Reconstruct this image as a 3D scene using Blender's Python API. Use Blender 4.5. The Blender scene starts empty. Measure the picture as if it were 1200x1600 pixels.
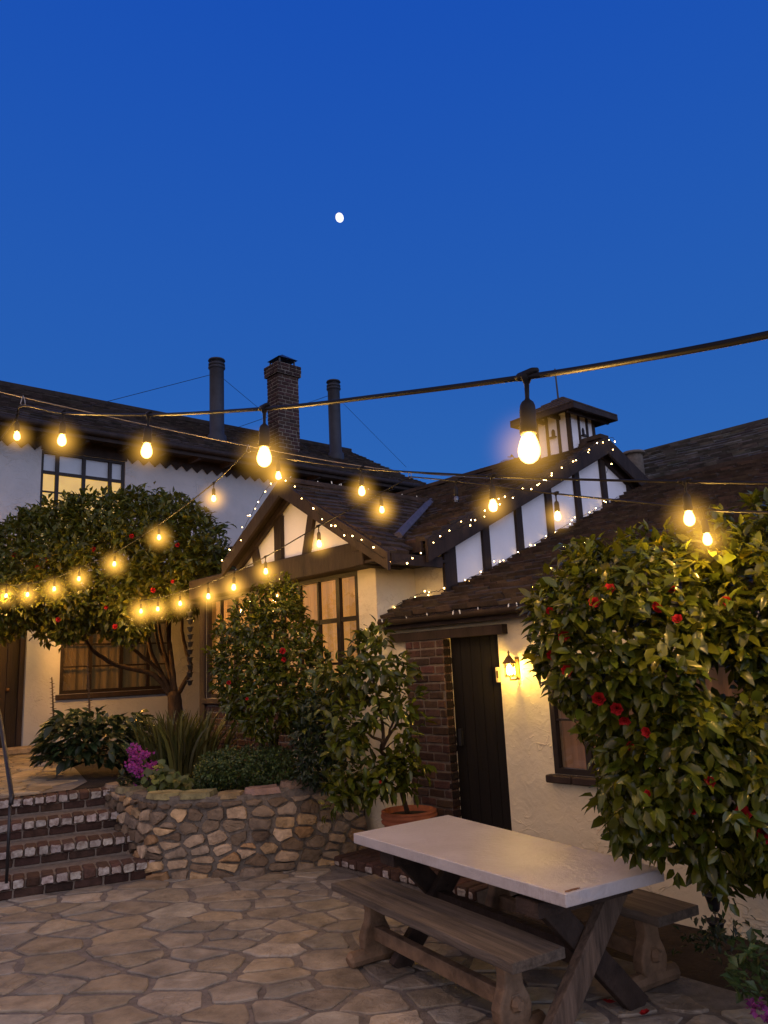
import bpy, bmesh, math, random
import numpy as np
from mathutils import Vector, Matrix, noise

random.seed(7)
scn = bpy.context.scene
COL = scn.collection
V3 = Vector
RAD = math.radians

# ------------------------------------------------------------------ camera
EYE = V3((0, 0, 1.7))
FPX = 1200.0
cam_rot = (Matrix.Rotation(RAD(90 + 11.4), 3, 'X') @ Matrix.Rotation(RAD(-2.7), 3, 'Z'))
cam_data = bpy.data.cameras.new('camera')
cam = bpy.data.objects.new('camera', cam_data)
COL.objects.link(cam)
cam.matrix_world = Matrix.Translation(EYE) @ cam_rot.to_4x4()
cam_data.sensor_fit = 'VERTICAL'
cam_data.sensor_height = 36.0
cam_data.lens = 36.0 * FPX / 1600.0
cam_data.clip_start = 0.05
cam_data.clip_end = 3000
scn.camera = cam

def ray(x, y):
    return cam_rot @ V3(((x - 600) / FPX, (800 - y) / FPX, -1.0))
def at(x, y, Y):                       # point on a sight line at forward distance Y
    d = ray(x, y)
    return EYE + d * (Y / d.y)
# building frame: a runs along the cottage wall towards the camera, v runs into the buildings
A = V3((0.6691, -0.7431, 0)); VV = V3((0.7431, 0.6691, 0)); UP = V3((0, 0, 1))
def L(a, v, z): return A * a + VV * v + UP * z
def on_v(x, y, v):
    d = ray(x, y); return EYE + d * (v / d.dot(VV))
def on_a(x, y, a):
    d = ray(x, y); return EYE + d * (a / d.dot(A))
def on_z(x, y, z):
    d = ray(x, y); return EYE + d * ((z - EYE.z) / d.z)
def av(P): return (P.dot(A), P.dot(VV), P.z)

# ------------------------------------------------------------------ materials
def mat(name, col, rough=0.8, vary=0.25, scale=6.0, bump=0.0, bscale=40.0, spec=0.3, dark=None, stretch=None, coat=0.0, metal=0.0, fine=0.0):
    m = bpy.data.materials.new(name); m.use_nodes = True
    nt = m.node_tree; N = nt.nodes; K = nt.links
    b = N['Principled BSDF']
    b.inputs['Roughness'].default_value = rough
    b.inputs['Specular IOR Level'].default_value = spec
    b.inputs['Metallic'].default_value = metal
    b.inputs['Coat Weight'].default_value = coat
    tc = N.new('ShaderNodeTexCoord'); mp = N.new('ShaderNodeMapping')
    K.new(tc.outputs['Object'], mp.inputs['Vector'])
    if stretch:
        mp.inputs['Rotation'].default_value = (0, 0, stretch[3] if len(stretch) > 3 else 0)
        mp.inputs['Scale'].default_value = stretch[:3]
    n1 = N.new('ShaderNodeTexNoise'); n1.inputs['Scale'].default_value = scale; n1.inputs['Detail'].default_value = 8; n1.inputs['Roughness'].default_value = 0.62
    K.new(mp.outputs['Vector'], n1.inputs['Vector'])
    rp = N.new('ShaderNodeValToRGB')
    d = dark or tuple(c * (1 - vary) ** 2 for c in col)
    rp.color_ramp.elements[0].position = 0.28; rp.color_ramp.elements[1].position = 0.72
    rp.color_ramp.elements[0].color = (*d, 1)
    rp.color_ramp.elements[1].color = (*[min(1, c * (1 + vary * 0.6)) for c in col], 1)
    K.new(n1.outputs['Fac'], rp.inputs['Fac'])
    at_ = N.new('ShaderNodeVertexColor'); at_.layer_name = 'Col'
    mx = N.new('ShaderNodeMix'); mx.data_type = 'RGBA'; mx.blend_type = 'MULTIPLY'; mx.inputs[0].default_value = 1
    K.new(rp.outputs['Color'], mx.inputs[6]); K.new(at_.outputs['Color'], mx.inputs[7])
    out = mx.outputs[2]
    K.new(out, b.inputs['Base Color'])
    if bump > 0:
        n2 = N.new('ShaderNodeTexNoise'); n2.inputs['Scale'].default_value = bscale; n2.inputs['Detail'].default_value = 6; n2.inputs['Roughness'].default_value = 0.6
        K.new(mp.outputs['Vector'], n2.inputs['Vector'])
        bp = N.new('ShaderNodeBump'); bp.inputs['Strength'].default_value = bump; bp.inputs['Distance'].default_value = 0.02
        K.new(n2.outputs['Fac'], bp.inputs['Height']); K.new(bp.outputs['Normal'], b.inputs['Normal'])
        if fine > 0:
            n3 = N.new('ShaderNodeTexNoise'); n3.inputs['Scale'].default_value = bscale * 0.22; n3.inputs['Detail'].default_value = 3; n3.inputs['Distortion'].default_value = 1.2
            K.new(mp.outputs['Vector'], n3.inputs['Vector'])
            b2 = N.new('ShaderNodeBump'); b2.inputs['Strength'].default_value = fine; b2.inputs['Distance'].default_value = 0.05
            K.new(n3.outputs['Fac'], b2.inputs['Height']); K.new(bp.outputs['Normal'], b2.inputs['Normal']); K.new(b2.outputs['Normal'], b.inputs['Normal'])
    return m

def add_marks(m, scale, width, strength, stain=None, stretch=(1, 1, 1), scale2=1.3, bumpd=.02):
    """sparse raised marks (and optional stains) on an existing material"""
    nt = m.node_tree; N = nt.nodes; K = nt.links; b = N['Principled BSDF']
    tc = N.new('ShaderNodeTexCoord'); mp = N.new('ShaderNodeMapping'); mp.inputs['Scale'].default_value = stretch; K.new(tc.outputs['Object'], mp.inputs['Vector'])
    n = N.new('ShaderNodeTexNoise'); n.inputs['Scale'].default_value = scale; n.inputs['Detail'].default_value = 3; n.inputs['Distortion'].default_value = .8; K.new(mp.outputs['Vector'], n.inputs['Vector'])
    rp = N.new('ShaderNodeValToRGB'); e = rp.color_ramp.elements; e[0].position = .5 - width; e[0].color = (0, 0, 0, 1); e[1].position = .5 + width; e[1].color = (0, 0, 0, 1); q = e.new(.5); q.color = (1, 1, 1, 1)
    K.new(n.outputs['Fac'], rp.inputs['Fac'])
    n2 = N.new('ShaderNodeTexNoise'); n2.inputs['Scale'].default_value = scale2; n2.inputs['Detail'].default_value = 4; K.new(tc.outputs['Object'], n2.inputs['Vector'])
    r2 = N.new('ShaderNodeValToRGB'); r2.color_ramp.elements[0].position = .48; r2.color_ramp.elements[1].position = .62; K.new(n2.outputs['Fac'], r2.inputs['Fac'])
    mu = N.new('ShaderNodeMath'); mu.operation = 'MULTIPLY'; K.new(rp.outputs['Color'], mu.inputs[0]); K.new(r2.outputs['Color'], mu.inputs[1])
    bp = N.new('ShaderNodeBump'); bp.inputs['Strength'].default_value = strength; bp.inputs['Distance'].default_value = bumpd
    K.new(mu.outputs[0], bp.inputs['Height'])
    if b.inputs['Normal'].is_linked: K.new(b.inputs['Normal'].links[0].from_socket, bp.inputs['Normal'])
    K.new(bp.outputs['Normal'], b.inputs['Normal'])
    if stain:
        src = b.inputs['Base Color'].links[0].from_socket
        mx = N.new('ShaderNodeMix'); mx.data_type = 'RGBA'; mx.blend_type = 'MULTIPLY'; mx.inputs[7].default_value = (*stain, 1)
        K.new(src, mx.inputs[6]); K.new(mu.outputs[0], mx.inputs[0]); K.new(mx.outputs[2], b.inputs['Base Color'])
def emit(name, col, strength, rough=0.4):
    m = bpy.data.materials.new(name); m.use_nodes = True
    b = m.node_tree.nodes['Principled BSDF']
    b.inputs['Base Color'].default_value = (*[c * 0.6 for c in col], 1)
    b.inputs['Roughness'].default_value = rough
    b.inputs['Emission Color'].default_value = (*col, 1)
    b.inputs['Emission Strength'].default_value = strength
    return m

def glow_fabric(name, col, strength, scale=(6, 6, 0.6)):   # curtain or room wall whose emission stands in for the room light
    m = bpy.data.materials.new(name); m.use_nodes = True
    nt = m.node_tree; N = nt.nodes; K = nt.links; b = N['Principled BSDF']
    b.inputs['Roughness'].default_value = 0.9
    tc = N.new('ShaderNodeTexCoord'); mp = N.new('ShaderNodeMapping'); mp.inputs['Scale'].default_value = scale
    K.new(tc.outputs['Object'], mp.inputs['Vector'])
    n = N.new('ShaderNodeTexNoise'); n.inputs['Scale'].default_value = 2.2; n.inputs['Detail'].default_value = 5
    K.new(mp.outputs['Vector'], n.inputs['Vector'])
    rp = N.new('ShaderNodeValToRGB'); rp.color_ramp.elements[0].position = 0.3; rp.color_ramp.elements[1].position = 0.7
    rp.color_ramp.elements[0].color = (*[c * 0.62 for c in col], 1); rp.color_ramp.elements[1].color = (*col, 1)
    K.new(n.outputs['Fac'], rp.inputs['Fac'])
    at_ = N.new('ShaderNodeVertexColor'); at_.layer_name = 'Col'
    mx = N.new('ShaderNodeMix'); mx.data_type = 'RGBA'; mx.blend_type = 'MULTIPLY'; mx.inputs[0].default_value = 1
    K.new(rp.outputs['Color'], mx.inputs[6]); K.new(at_.outputs['Color'], mx.inputs[7])
    K.new(mx.outputs[2], b.inputs['Base Color']); K.new(mx.outputs[2], b.inputs['Emission Color'])
    b.inputs['Emission Strength'].default_value = strength
    return m

def glass(name, tint=(0.9, 0.9, 0.9), boost=0.06, rough=0.02):
    m = bpy.data.materials.new(name); m.use_nodes = True
    nt = m.node_tree; N = nt.nodes; K = nt.links
    N.remove(N['Principled BSDF'])
    t = N.new('ShaderNodeBsdfTransparent'); t.inputs['Color'].default_value = (*tint, 1)
    g = N.new('ShaderNodeBsdfGlossy'); g.inputs['Roughness'].default_value = rough
    fr = N.new('ShaderNodeFresnel'); fr.inputs['IOR'].default_value = 1.5
    ad = N.new('ShaderNodeMath'); ad.operation = 'ADD'; ad.inputs[1].default_value = boost
    K.new(fr.outputs[0], ad.inputs[0])
    ms = N.new('ShaderNodeMixShader'); K.new(ad.outputs[0], ms.inputs[0]); K.new(t.outputs[0], ms.inputs[1]); K.new(g.outputs[0], ms.inputs[2])
    K.new(ms.outputs[0], N['Material Output'].inputs[0])
    return m

def leafmat(name, col, rough=0.3, spec=0.5, trans=0.25):
    m = bpy.data.materials.new(name); m.use_nodes = True
    nt = m.node_tree; N = nt.nodes; K = nt.links; b = N['Principled BSDF']
    b.inputs['Roughness'].default_value = rough; b.inputs['Specular IOR Level'].default_value = spec
    at_ = N.new('ShaderNodeVertexColor'); at_.layer_name = 'Col'
    mx = N.new('ShaderNodeMix'); mx.data_type = 'RGBA'; mx.blend_type = 'MULTIPLY'; mx.inputs[0].default_value = 1
    mx.inputs[6].default_value = (*col, 1); K.new(at_.outputs['Color'], mx.inputs[7])
    K.new(mx.outputs[2], b.inputs['Base Color'])
    if trans > 0:
        tr = N.new('ShaderNodeBsdfTranslucent'); K.new(mx.outputs[2], tr.inputs['Color'])
        ms = N.new('ShaderNodeMixShader'); ms.inputs[0].default_value = trans
        K.new(b.outputs[0], ms.inputs[1]); K.new(tr.outputs[0], ms.inputs[2])
        K.new(ms.outputs[0], N['Material Output'].inputs[0])
    return m

M = {}
M['stucco'] = mat('cream stucco', (0.76, 0.67, 0.47), 0.9, 0.10, 2.2, 0.22, 34, fine=0.22)
M['stucco_far'] = mat('pale stucco', (0.47, 0.465, 0.46), 0.9, 0.10, 1.2, 0.35, 18, fine=0.2)
M['panel'] = mat('white infill panel', (0.88, 0.87, 0.88), 0.9, 0.04, 3, 0.25, 40)
M['timber'] = mat('dark brown timber', (0.034, 0.021, 0.016), 0.7, 0.35, 9, 0.4, 30, stretch=(1, 1, 0.25))
M['frame'] = mat('dark window frame', (0.022, 0.014, 0.010), 0.5, 0.3, 12, 0.1, 50)
M['shingle'] = mat('brown roof shingle', (0.080, 0.056, 0.042), 0.85, 0.4, 7, 0.6, 60)
M['shingle_far'] = mat('grey roof shingle', (0.125, 0.115, 0.100), 0.8, 0.35, 6, 0.5, 40)
M['deck'] = mat('roof boarding', (0.030, 0.020, 0.015), 0.9, 0.3, 8)
M['brick'] = mat('red brown brick', (0.098, 0.052, 0.037), 0.9, 0.35, 14, 0.6, 60)
M['mortar'] = mat('grey mortar', (0.20, 0.165, 0.13), 0.95, 0.25, 20, 0.5, 80)
M['brick_dark'] = mat('dark brick', (0.085, 0.042, 0.034), 0.9, 0.35, 14, 0.5, 60)
M['whitewash'] = mat('chipped white paint on brick', (0.52, 0.48, 0.42), 0.85, 0.35, 22, 0.7, 60, dark=(0.17, 0.11, 0.085))
M['stone'] = mat('rubble stone', (0.40, 0.315, 0.225), 0.9, 0.35, 7, 0.8, 28, fine=0.5)
M['flag'] = mat('flagstone', (0.345, 0.315, 0.255), 0.72, 0.32, 5, 0.6, 30, fine=0.4, spec=0.4)
M['joint'] = mat('patio mortar', (0.215, 0.190, 0.162), 0.95, 0.3, 12, 0.7, 60)
M['soil'] = mat('dark soil', (0.035, 0.024, 0.016), 1.0, 0.4, 9, 0.9, 30)
M['door'] = mat('black brown door planks', (0.006, 0.004, 0.003), 0.75, 0.35, 10, 0.3, 30, stretch=(1, 1, 0.15))
M['door2'] = mat('old oak door', (0.034, 0.021, 0.012), 0.7, 0.4, 8, 0.5, 30, stretch=(1, 1, 0.12))
M['metal_flue'] = mat('grey painted flue metal', (0.034, 0.034, 0.042), 0.55, 0.2, 6, 0.1, 30)
M['iron'] = mat('black iron', (0.018, 0.017, 0.018), 0.38, 0.3, 20, 0.2, 60, spec=0.5)
M['rubber'] = mat('black rubber cable', (0.010, 0.009, 0.009), 0.55, 0.2, 20, spec=0.22)
M['wire'] = mat('steel guy wire', (0.30, 0.27, 0.24), 0.4, 0.2, 20, metal=0.7)
M['copper'] = mat('dull brass lantern metal', (0.16, 0.085, 0.035), 0.45, 0.3, 20, metal=0.5)
M['tabletop'] = mat('white painted tabletop', (0.56, 0.535, 0.525), 0.36, 0.07, 4, 0.35, 30, spec=0.45, dark=(0.44, 0.41, 0.39))
M['chip'] = mat('chipped bare wood', (0.20, 0.10, 0.055), 0.8, 0.3, 20)
M['oldwood'] = mat('weathered bench wood', (0.165, 0.135, 0.105), 0.72, 0.45, 5, 0.8, 26, stretch=(0.35, 7, 7))
M['legwood'] = mat('worn carved wood', (0.225, 0.145, 0.085), 0.7, 0.4, 7, 0.7, 24)
M['darkwood'] = mat('dark trestle wood', (0.050, 0.033, 0.024), 0.7, 0.4, 7, 0.6, 24)
M['legwood_paled'] = mat('leg wood paled for light', (0.17, 0.12, 0.085), 0.75, 0.45, 6, 0.8, 26, stretch=(6, 6, 0.6))
M['terracotta'] = mat('terracotta', (0.36, 0.115, 0.052), 0.8, 0.25, 8, 0.3, 40)
M['bark'] = mat('brown bark', (0.075, 0.046, 0.028), 0.85, 0.4, 12, 0.8, 40, stretch=(1, 1, 0.3))
M['leaf'] = leafmat('camellia leaf', (0.115, 0.122, 0.016), spec=0.35, trans=.3)
M['leaf_near'] = leafmat('glossy camellia leaf', (0.080, 0.096, 0.010), rough=0.24, spec=0.42, trans=0.25)
M['leaf_dark'] = leafmat('dark broad leaf', (0.030, 0.052, 0.018), rough=0.4)
M['leaf_box'] = leafmat('boxwood leaf', (0.050, 0.085, 0.022), rough=0.45)
M['leaf_fern'] = leafmat('strap leaf', (0.105, 0.110, 0.030), rough=0.45)
M['leaf_lime'] = leafmat('lime leaf', (0.12, 0.15, 0.03), rough=0.5)
M['petal_red'] = leafmat('red petal', (0.46, 0.022, 0.024), rough=0.5, spec=0.2)
M['petal_pink'] = leafmat('purple petal', (0.36, 0.060, 0.28), rough=0.6, spec=0.2)
M['spike'] = leafmat('dry flower spike', (0.110, 0.075, 0.045), rough=0.8, spec=0.1)
M['curtain'] = glow_fabric('amber curtain', (0.62, 0.28, 0.070), 0.95, (3, 3, 0.5))
M['curtain_dim'] = glow_fabric('dim curtain', (0.15, 0.095, 0.040), 0.22, (3, 3, 0.8))
M['curtain_side'] = glow_fabric('brown curtain', (0.40, 0.20, 0.095), 0.13, (9, 9, 0.4))
M['shade'] = mat('white blind', (0.72, 0.72, 0.74), 0.8, 0.06, 4)
M['room'] = glow_fabric('self-glowing yellow room wall', (0.92, 0.60, 0.10), 0.75, (1, 1, 1))
M['glass'] = glass('window glass')
M['glass_lamp'] = glass('lantern glass', (1, 0.95, 0.85), 0.02)
M['glass_bulb'] = glass('clear bulb glass', (0.75, 0.75, 0.75), 0.12)
WARM = (1.0, 0.53, 0.115)
M['porch'] = emit('porch lantern bulb', (1.0, .46, .09), 3000.0)
def lit_glass(name, col, k):             # glowing clear glass: lets the lamp inside shine through
    m = bpy.data.materials.new(name); m.use_nodes = True; nt = m.node_tree; N = nt.nodes; K = nt.links; N.remove(N['Principled BSDF'])
    t = N.new('ShaderNodeBsdfTransparent'); t.inputs['Color'].default_value = (.92, .92, .92, 1)
    e = N.new('ShaderNodeEmission'); e.inputs['Color'].default_value = (*col, 1)
    lw = N.new('ShaderNodeLayerWeight'); lw.inputs['Blend'].default_value = .35
    mr = N.new('ShaderNodeMapRange'); mr.inputs['To Min'].default_value = k; mr.inputs['To Max'].default_value = k * .28; K.new(lw.outputs['Facing'], mr.inputs['Value']); K.new(mr.outputs[0], e.inputs['Strength'])
    a = N.new('ShaderNodeAddShader'); K.new(t.outputs[0], a.inputs[0]); K.new(e.outputs[0], a.inputs[1]); K.new(a.outputs[0], N['Material Output'].inputs[0]); return m
M['bulb'] = lit_glass('lit bulb glass', (1.0, .60, .16), 4.5)
M['lamp'] = emit('lantern bulb', (1.0, 0.64, 0.11), 620.0)
M['fairy'] = emit('fairy bulb', (1.0, 0.62, 0.22), 24.0)
M['fairy_white'] = emit('clear fairy bulb', (0.9, 0.8, 0.68), 0.25)  # faint glow put in as emission; the gutter bulbs are unlit
M['moon'] = emit('moonlit surface', (1.0, 0.96, 0.90), 1.3)
M['plate'] = mat('cream plate', (0.55, 0.42, 0.26), 0.6, 0.1, 10)
M['lead'] = mat('lead flashing', (0.12, 0.10, 0.11), 0.5, 0.25, 10, 0.2, 30)

add_marks(M['stucco'], 5.0, .03, .42, (.90, .86, .80), (1, 1, 1.6), 2.2, .03)
add_marks(M['tabletop'], 11.0, .05, .35, (.80, .76, .74), (9, 9, 1), 2.0, .006)
add_marks(M['stucco_far'], 3.0, .03, .5, (.93, .92, .90), (1, 1, 1.6), 1.0, .02)
for nm, sc, st in (('flag', 9.0, (.86, .84, .82)), ('stone', 16.0, (.8, .78, .75)), ('oldwood', 14.0, (.5, .46, .42))):
    add_marks(M[nm], sc, .04, .45, st, (1, 1, 1) if nm != 'oldwood' else (.4, 8, 8), 3.0, .012)

# ------------------------------------------------------------------ mesh builder
class MB:
    def __init__(s): s.v = []; s.f = []; s.m = []; s.c = []
    def add(s, vs, fs, mi=0, col=(1, 1, 1)):
        o = len(s.v); s.v += [tuple(p) for p in vs]
        for f in fs:
            s.f.append(tuple(i + o for i in f)); s.m.append(mi); s.c.append(col)
    def quad(s, a, b, c, d, mi=0, col=(1, 1, 1)): s.add([a, b, c, d], [(0, 1, 2, 3)], mi, col)
    def hexa(s, lo, hi, mi=0, col=(1, 1, 1)):            # two rings of the same length
        n = len(lo)
        fs = [tuple(reversed(range(n))), tuple(range(n, 2 * n))] + [(i, (i + 1) % n, n + (i + 1) % n, n + i) for i in range(n)]
        s.add(list(lo) + list(hi), fs, mi, col)
    def box(s, p, ex, ey, ez, mi=0, col=(1, 1, 1)):       # corner + three edge vectors
        p = V3(p); s.hexa([p, p + ex, p + ex + ey, p + ey], [p + ez, p + ex + ez, p + ex + ey + ez, p + ey + ez], mi, col)
    def lbox(s, a0, a1, v0, v1, z0, z1, mi=0, col=(1, 1, 1)):
        s.box(L(a0, v0, z0), A * (a1 - a0), VV * (v1 - v0), UP * (z1 - z0), mi, col)
    def rbox(s, p, ex, ey, ez, r=0.006, mi=0, col=(1, 1, 1), jit=0.0):   # box with chamfered outline in ex/ez and a bevel towards -ey
        p = V3(p); lx, lz = ex.length, ez.length; ux, uz, uy = ex / lx, ez / lz, ey.normalized()
        j = lambda: random.uniform(-jit, jit)
        ring = [(r, 0), (lx - r, 0), (lx, r), (lx, lz - r), (lx - r, lz), (r, lz), (0, lz - r), (0, r)]
        ring = [(x + j(), z + j()) for x, z in ring]
        back = [p + ux * x + uz * z + ey for x, z in ring]
        mid = [p + ux * x + uz * z + uy * r for x, z in ring]
        cx, cz = lx / 2, lz / 2
        fr = [p + ux * (cx + (x - cx) * (1 - 2 * r / lx)) + uz * (cz + (z - cz) * (1 - 2 * r / lz)) + uy * j() for x, z in ring]
        n = 8; o = [*back, *mid, *fr]
        fs = [(i, (i + 1) % n, n + (i + 1) % n, n + i) for i in range(n)] + [(n + i, n + (i + 1) % n, 2 * n + (i + 1) % n, 2 * n + i) for i in range(n)] + [tuple(range(2 * n, 3 * n))]
        s.add(o, fs, mi, col)
    def tube(s, pts, r, n=6, mi=0, col=(1, 1, 1), cap=True):
        pts = [V3(p) for p in pts]; k = len(pts)
        rs = r if isinstance(r, (list, tuple)) else [r] * k
        vs = []; prev = None
        for i, p in enumerate(pts):
            t = (pts[min(i + 1, k - 1)] - pts[max(i - 1, 0)]).normalized()
            if prev is None:
                x = t.cross(UP); x = t.cross(V3((1, 0, 0))) if x.length < 0.1 else x
            else: x = prev - t * prev.dot(t)
            x.normalize(); y = t.cross(x); prev = x
            vs += [p + (x * math.cos(2 * math.pi * q / n) + y * math.sin(2 * math.pi * q / n)) * rs[i] for q in range(n)]
        fs = [(i * n + q, i * n + (q + 1) % n, (i + 1) * n + (q + 1) % n, (i + 1) * n + q) for i in range(k - 1) for q in range(n)]
        if cap: fs += [tuple(reversed(range(n))), tuple(range((k - 1) * n, k * n))]
        s.add(vs, fs, mi, col)
    def lathe(s, c, prof, n=16, mi=0, col=(1, 1, 1)):
        c = V3(c); vs = []; k = len(prof)
        for r, z in prof: vs += [c + V3((r * math.cos(2 * math.pi * q / n), r * math.sin(2 * math.pi * q / n), z)) for q in range(n)]
        fs = [(i * n + q, i * n + (q + 1) % n, (i + 1) * n + (q + 1) % n, (i + 1) * n + q) for i in range(k - 1) for q in range(n)]
        fs += [tuple(reversed(range(n))), tuple(range((k - 1) * n, k * n))]
        s.add(vs, fs, mi, col)
    def prism(s, poly, d, mi=0, col=(1, 1, 1)):
        poly = [V3(p) for p in poly]; s.hexa(poly, [p + d for p in poly], mi, col)
    def build(s, name, mats, parent=None, smooth=False, loc=None, fix=True, bevel=0.0):
        base = root_loc(parent) if parent else (V3(loc) if loc is not None else V3((0, 0, 0)))
        me = bpy.data.meshes.new(name)
        me.from_pydata([tuple(V3(p) - base) for p in s.v], [], s.f)
        if not isinstance(mats, (list, tuple)): mats = [mats]
        for m in mats: me.materials.append(m)
        me.polygons.foreach_set('material_index', s.m)
        if fix:
            bm = bmesh.new(); bm.from_mesh(me); bmesh.ops.recalc_face_normals(bm, faces=bm.faces); bm.to_mesh(me); bm.free()
        ca = me.color_attributes.new('Col', 'FLOAT_COLOR', 'CORNER')
        arr = np.ones((len(me.loops), 4), dtype=np.float32)
        cnt = np.array([len(f) for f in s.f]); arr[:, :3] = np.repeat(np.array(s.c, dtype=np.float32), cnt, axis=0)
        ca.data.foreach_set('color', arr.ravel())
        if smooth: me.polygons.foreach_set('use_smooth', [True] * len(me.polygons))
        o = bpy.data.objects.new(name, me); COL.objects.link(o)
        if parent: o.parent = parent
        else: o.location = base
        if bevel > 0:
            bv = o.modifiers.new('bevel', 'BEVEL'); bv.width = bevel; bv.segments = 2; bv.limit_method = 'ANGLE'
        return o

def root_loc(o):
    p = V3((0, 0, 0))
    while o is not None: p += o.location; o = o.parent
    return p
def tag(o, label=None, cat=None, group=None, kind=None):
    if label: o['label'] = label
    if cat: o['category'] = cat
    if group: o['group'] = group
    if kind: o['kind'] = kind
    return o
def thing(name, loc, label, cat, group=None):
    o = bpy.data.objects.new(name, None); COL.objects.link(o); o.location = loc; o.empty_display_size = 0.1
    return tag(o, label, cat, group)
def rc(lo=0.75, hi=1.15, tint=0.06):
    g = random.uniform(lo, hi)
    return (g * random.uniform(1 - tint, 1 + tint), g * random.uniform(1 - tint, 1 + tint), g * random.uniform(1 - tint, 1 + tint))

# ------------------------------------------------------------------ 2D helpers
def clip(poly, px, py, nx, ny):         # keep the side where (p - P).n <= 0
    out = []; n = len(poly)
    for i in range(n):
        a = poly[i]; b = poly[(i + 1) % n]
        da = (a[0] - px) * nx + (a[1] - py) * ny; db = (b[0] - px) * nx + (b[1] - py) * ny
        if da <= 0: out.append(a)
        if (da < 0 < db) or (db < 0 < da):
            t = da / (da - db); out.append((a[0] + (b[0] - a[0]) * t, a[1] + (b[1] - a[1]) * t))
    return out
def voronoi(pts, gap, reach):           # irregular stones with a joint between them
    P = np.array(pts); cells = []
    for i, (x, y) in enumerate(pts):
        poly = [(x - reach, y - reach), (x + reach, y - reach), (x + reach, y + reach), (x - reach, y + reach)]
        d = np.hypot(P[:, 0] - x, P[:, 1] - y); order = np.argsort(d)[1:22]
        for j in order:
            if d[j] > 2.2 * reach or len(poly) < 3: break
            nx, ny = (P[j][0] - x) / d[j], (P[j][1] - y) / d[j]
            g = gap * random.uniform(0.55, 1.3)
            poly = clip(poly, x + nx * (d[j] / 2 - g / 2), y + ny * (d[j] / 2 - g / 2), nx, ny)
        cells.append(poly)
    return cells
def roughen(poly, amt, corner=0.09):    # cut the corners and make the edge uneven
    out = []; n = len(poly)
    for i in range(n):
        a, b = poly[i], poly[(i + 1) % n]
        l = math.hypot(b[0] - a[0], b[1] - a[1])
        if l < 0.01: continue
        k = min(corner, 0.45)
        steps = [k * random.uniform(0.6, 1.2), 0.5, 1 - k * random.uniform(0.6, 1.2)] if l > 0.08 else [0.5]
        for t in steps:
            nx, ny = (b[1] - a[1]) / l, -(b[0] - a[0]) / l
            o = random.uniform(-amt, amt * 0.5)
            out.append((a[0] + (b[0] - a[0]) * t + nx * o, a[1] + (b[1] - a[1]) * t + ny * o))
    return out
def area(poly): return 0.5 * sum(poly[i][0] * poly[(i + 1) % len(poly)][1] - poly[(i + 1) % len(poly)][0] * poly[i][1] for i in range(len(poly)))
def inside(poly, x, y):
    c = False; n = len(poly); j = n - 1
    for i in range(n):
        xi, yi = poly[i]; xj, yj = poly[j]
        if (yi > y) != (yj > y) and x < (xj - xi) * (y - yi) / (yj - yi) + xi: c = not c
        j = i
    return c
def edge_dist(poly, x, y):
    best = 1e9; n = len(poly)
    for i in range(n):
        ax, ay = poly[i]; bx, by = poly[(i + 1) % n]
        dx, dy = bx - ax, by - ay; t = max(0, min(1, ((x - ax) * dx + (y - ay) * dy) / (dx * dx + dy * dy + 1e-9)))
        best = min(best, math.hypot(ax + dx * t - x, ay + dy * t - y))
    return best
def scatter(x0, x1, y0, y1, d, keep=None, tries=9000, vary=0.35):
    pts = []; grid = {}
    for _ in range(tries):
        x, y = random.uniform(x0, x1), random.uniform(y0, y1)
        if keep and not keep(x, y): continue
        dd = d * (1 + vary * noise.noise(V3((x * 0.9, y * 0.9, 3.1))) * 1.6) * random.uniform(.62, 1.22)
        gx, gy = int(x // d), int(y // d); ok = True
        for i in range(gx - 3, gx + 4):
            for j in range(gy - 3, gy + 4):
                for (px, py) in grid.get((i, j), ()):
                    if (px - x) ** 2 + (py - y) ** 2 < dd * dd: ok = False; break
                if not ok: break
            if not ok: break
        if ok: pts.append((x, y)); grid.setdefault((gx, gy), []).append((x, y))
    return pts

# ------------------------------------------------------------------ ground, patio, terrace
TER = 0.64                               # terrace height above the patio
mb = MB(); S = 160
mb.quad((-S, -S, -0.06), (S, -S, -0.06), (S, S, -0.06), (-S, S, -0.06))
tag(mb.build('ground', M['soil']), 'dark earth around and below the courtyard', None, None, 'structure')

def stones_on(mb, pts, gap, reach, to3d, up, h, amt, cols, keepcell=None, dome=0.0, mi=1, band=None):
    for poly, (sx, sy) in zip(voronoi(pts, gap, reach), pts):
        if band: poly = clip(clip(poly, 0, band[1], 0, 1), 0, band[0], 0, -1)
        if len(poly) < 3: continue
        poly = roughen(poly, amt)
        if len(poly) < 4 or abs(area(poly)) < 0.0012: continue
        if area(poly) < 0: poly = poly[::-1]
        if keepcell and not keepcell(poly): continue
        cx = sum(p[0] for p in poly) / len(poly); cy = sum(p[1] for p in poly) / len(poly)
        col = random.choice(cols); g = random.uniform(0.72, 1.18); col = tuple(c * g for c in col)
        hh = h * random.uniform(0.6, 1.25); tx, ty = random.uniform(-dome, dome), random.uniform(-dome, dome)
        lev = lambda p, k: up(p[0], p[1]) * (hh * k + (p[0] - cx) * tx + (p[1] - cy) * ty)
        sh = lambda p, k: (cx + (p[0] - cx) * k, cy + (p[1] - cy) * k)
        b0 = [to3d(*p) - up(*p) * 0.02 for p in poly]
        b1 = [to3d(*p) + lev(p, 0.55) for p in poly]
        b2 = [to3d(*sh(p, 0.955)) + lev(p, 1.0) for p in poly]
        b3 = [to3d(*sh(p, 0.55)) + lev(p, 1.12) for p in poly]
        n = len(poly); vs = b0 + b1 + b2 + b3
        fs = [(r * n + i, r * n + (i + 1) % n, (r + 1) * n + (i + 1) % n, (r + 1) * n + i) for r in range(3) for i in range(n)] + [tuple(range(3 * n, 4 * n))]
        mb.add(vs, fs, mi, col)

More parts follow.
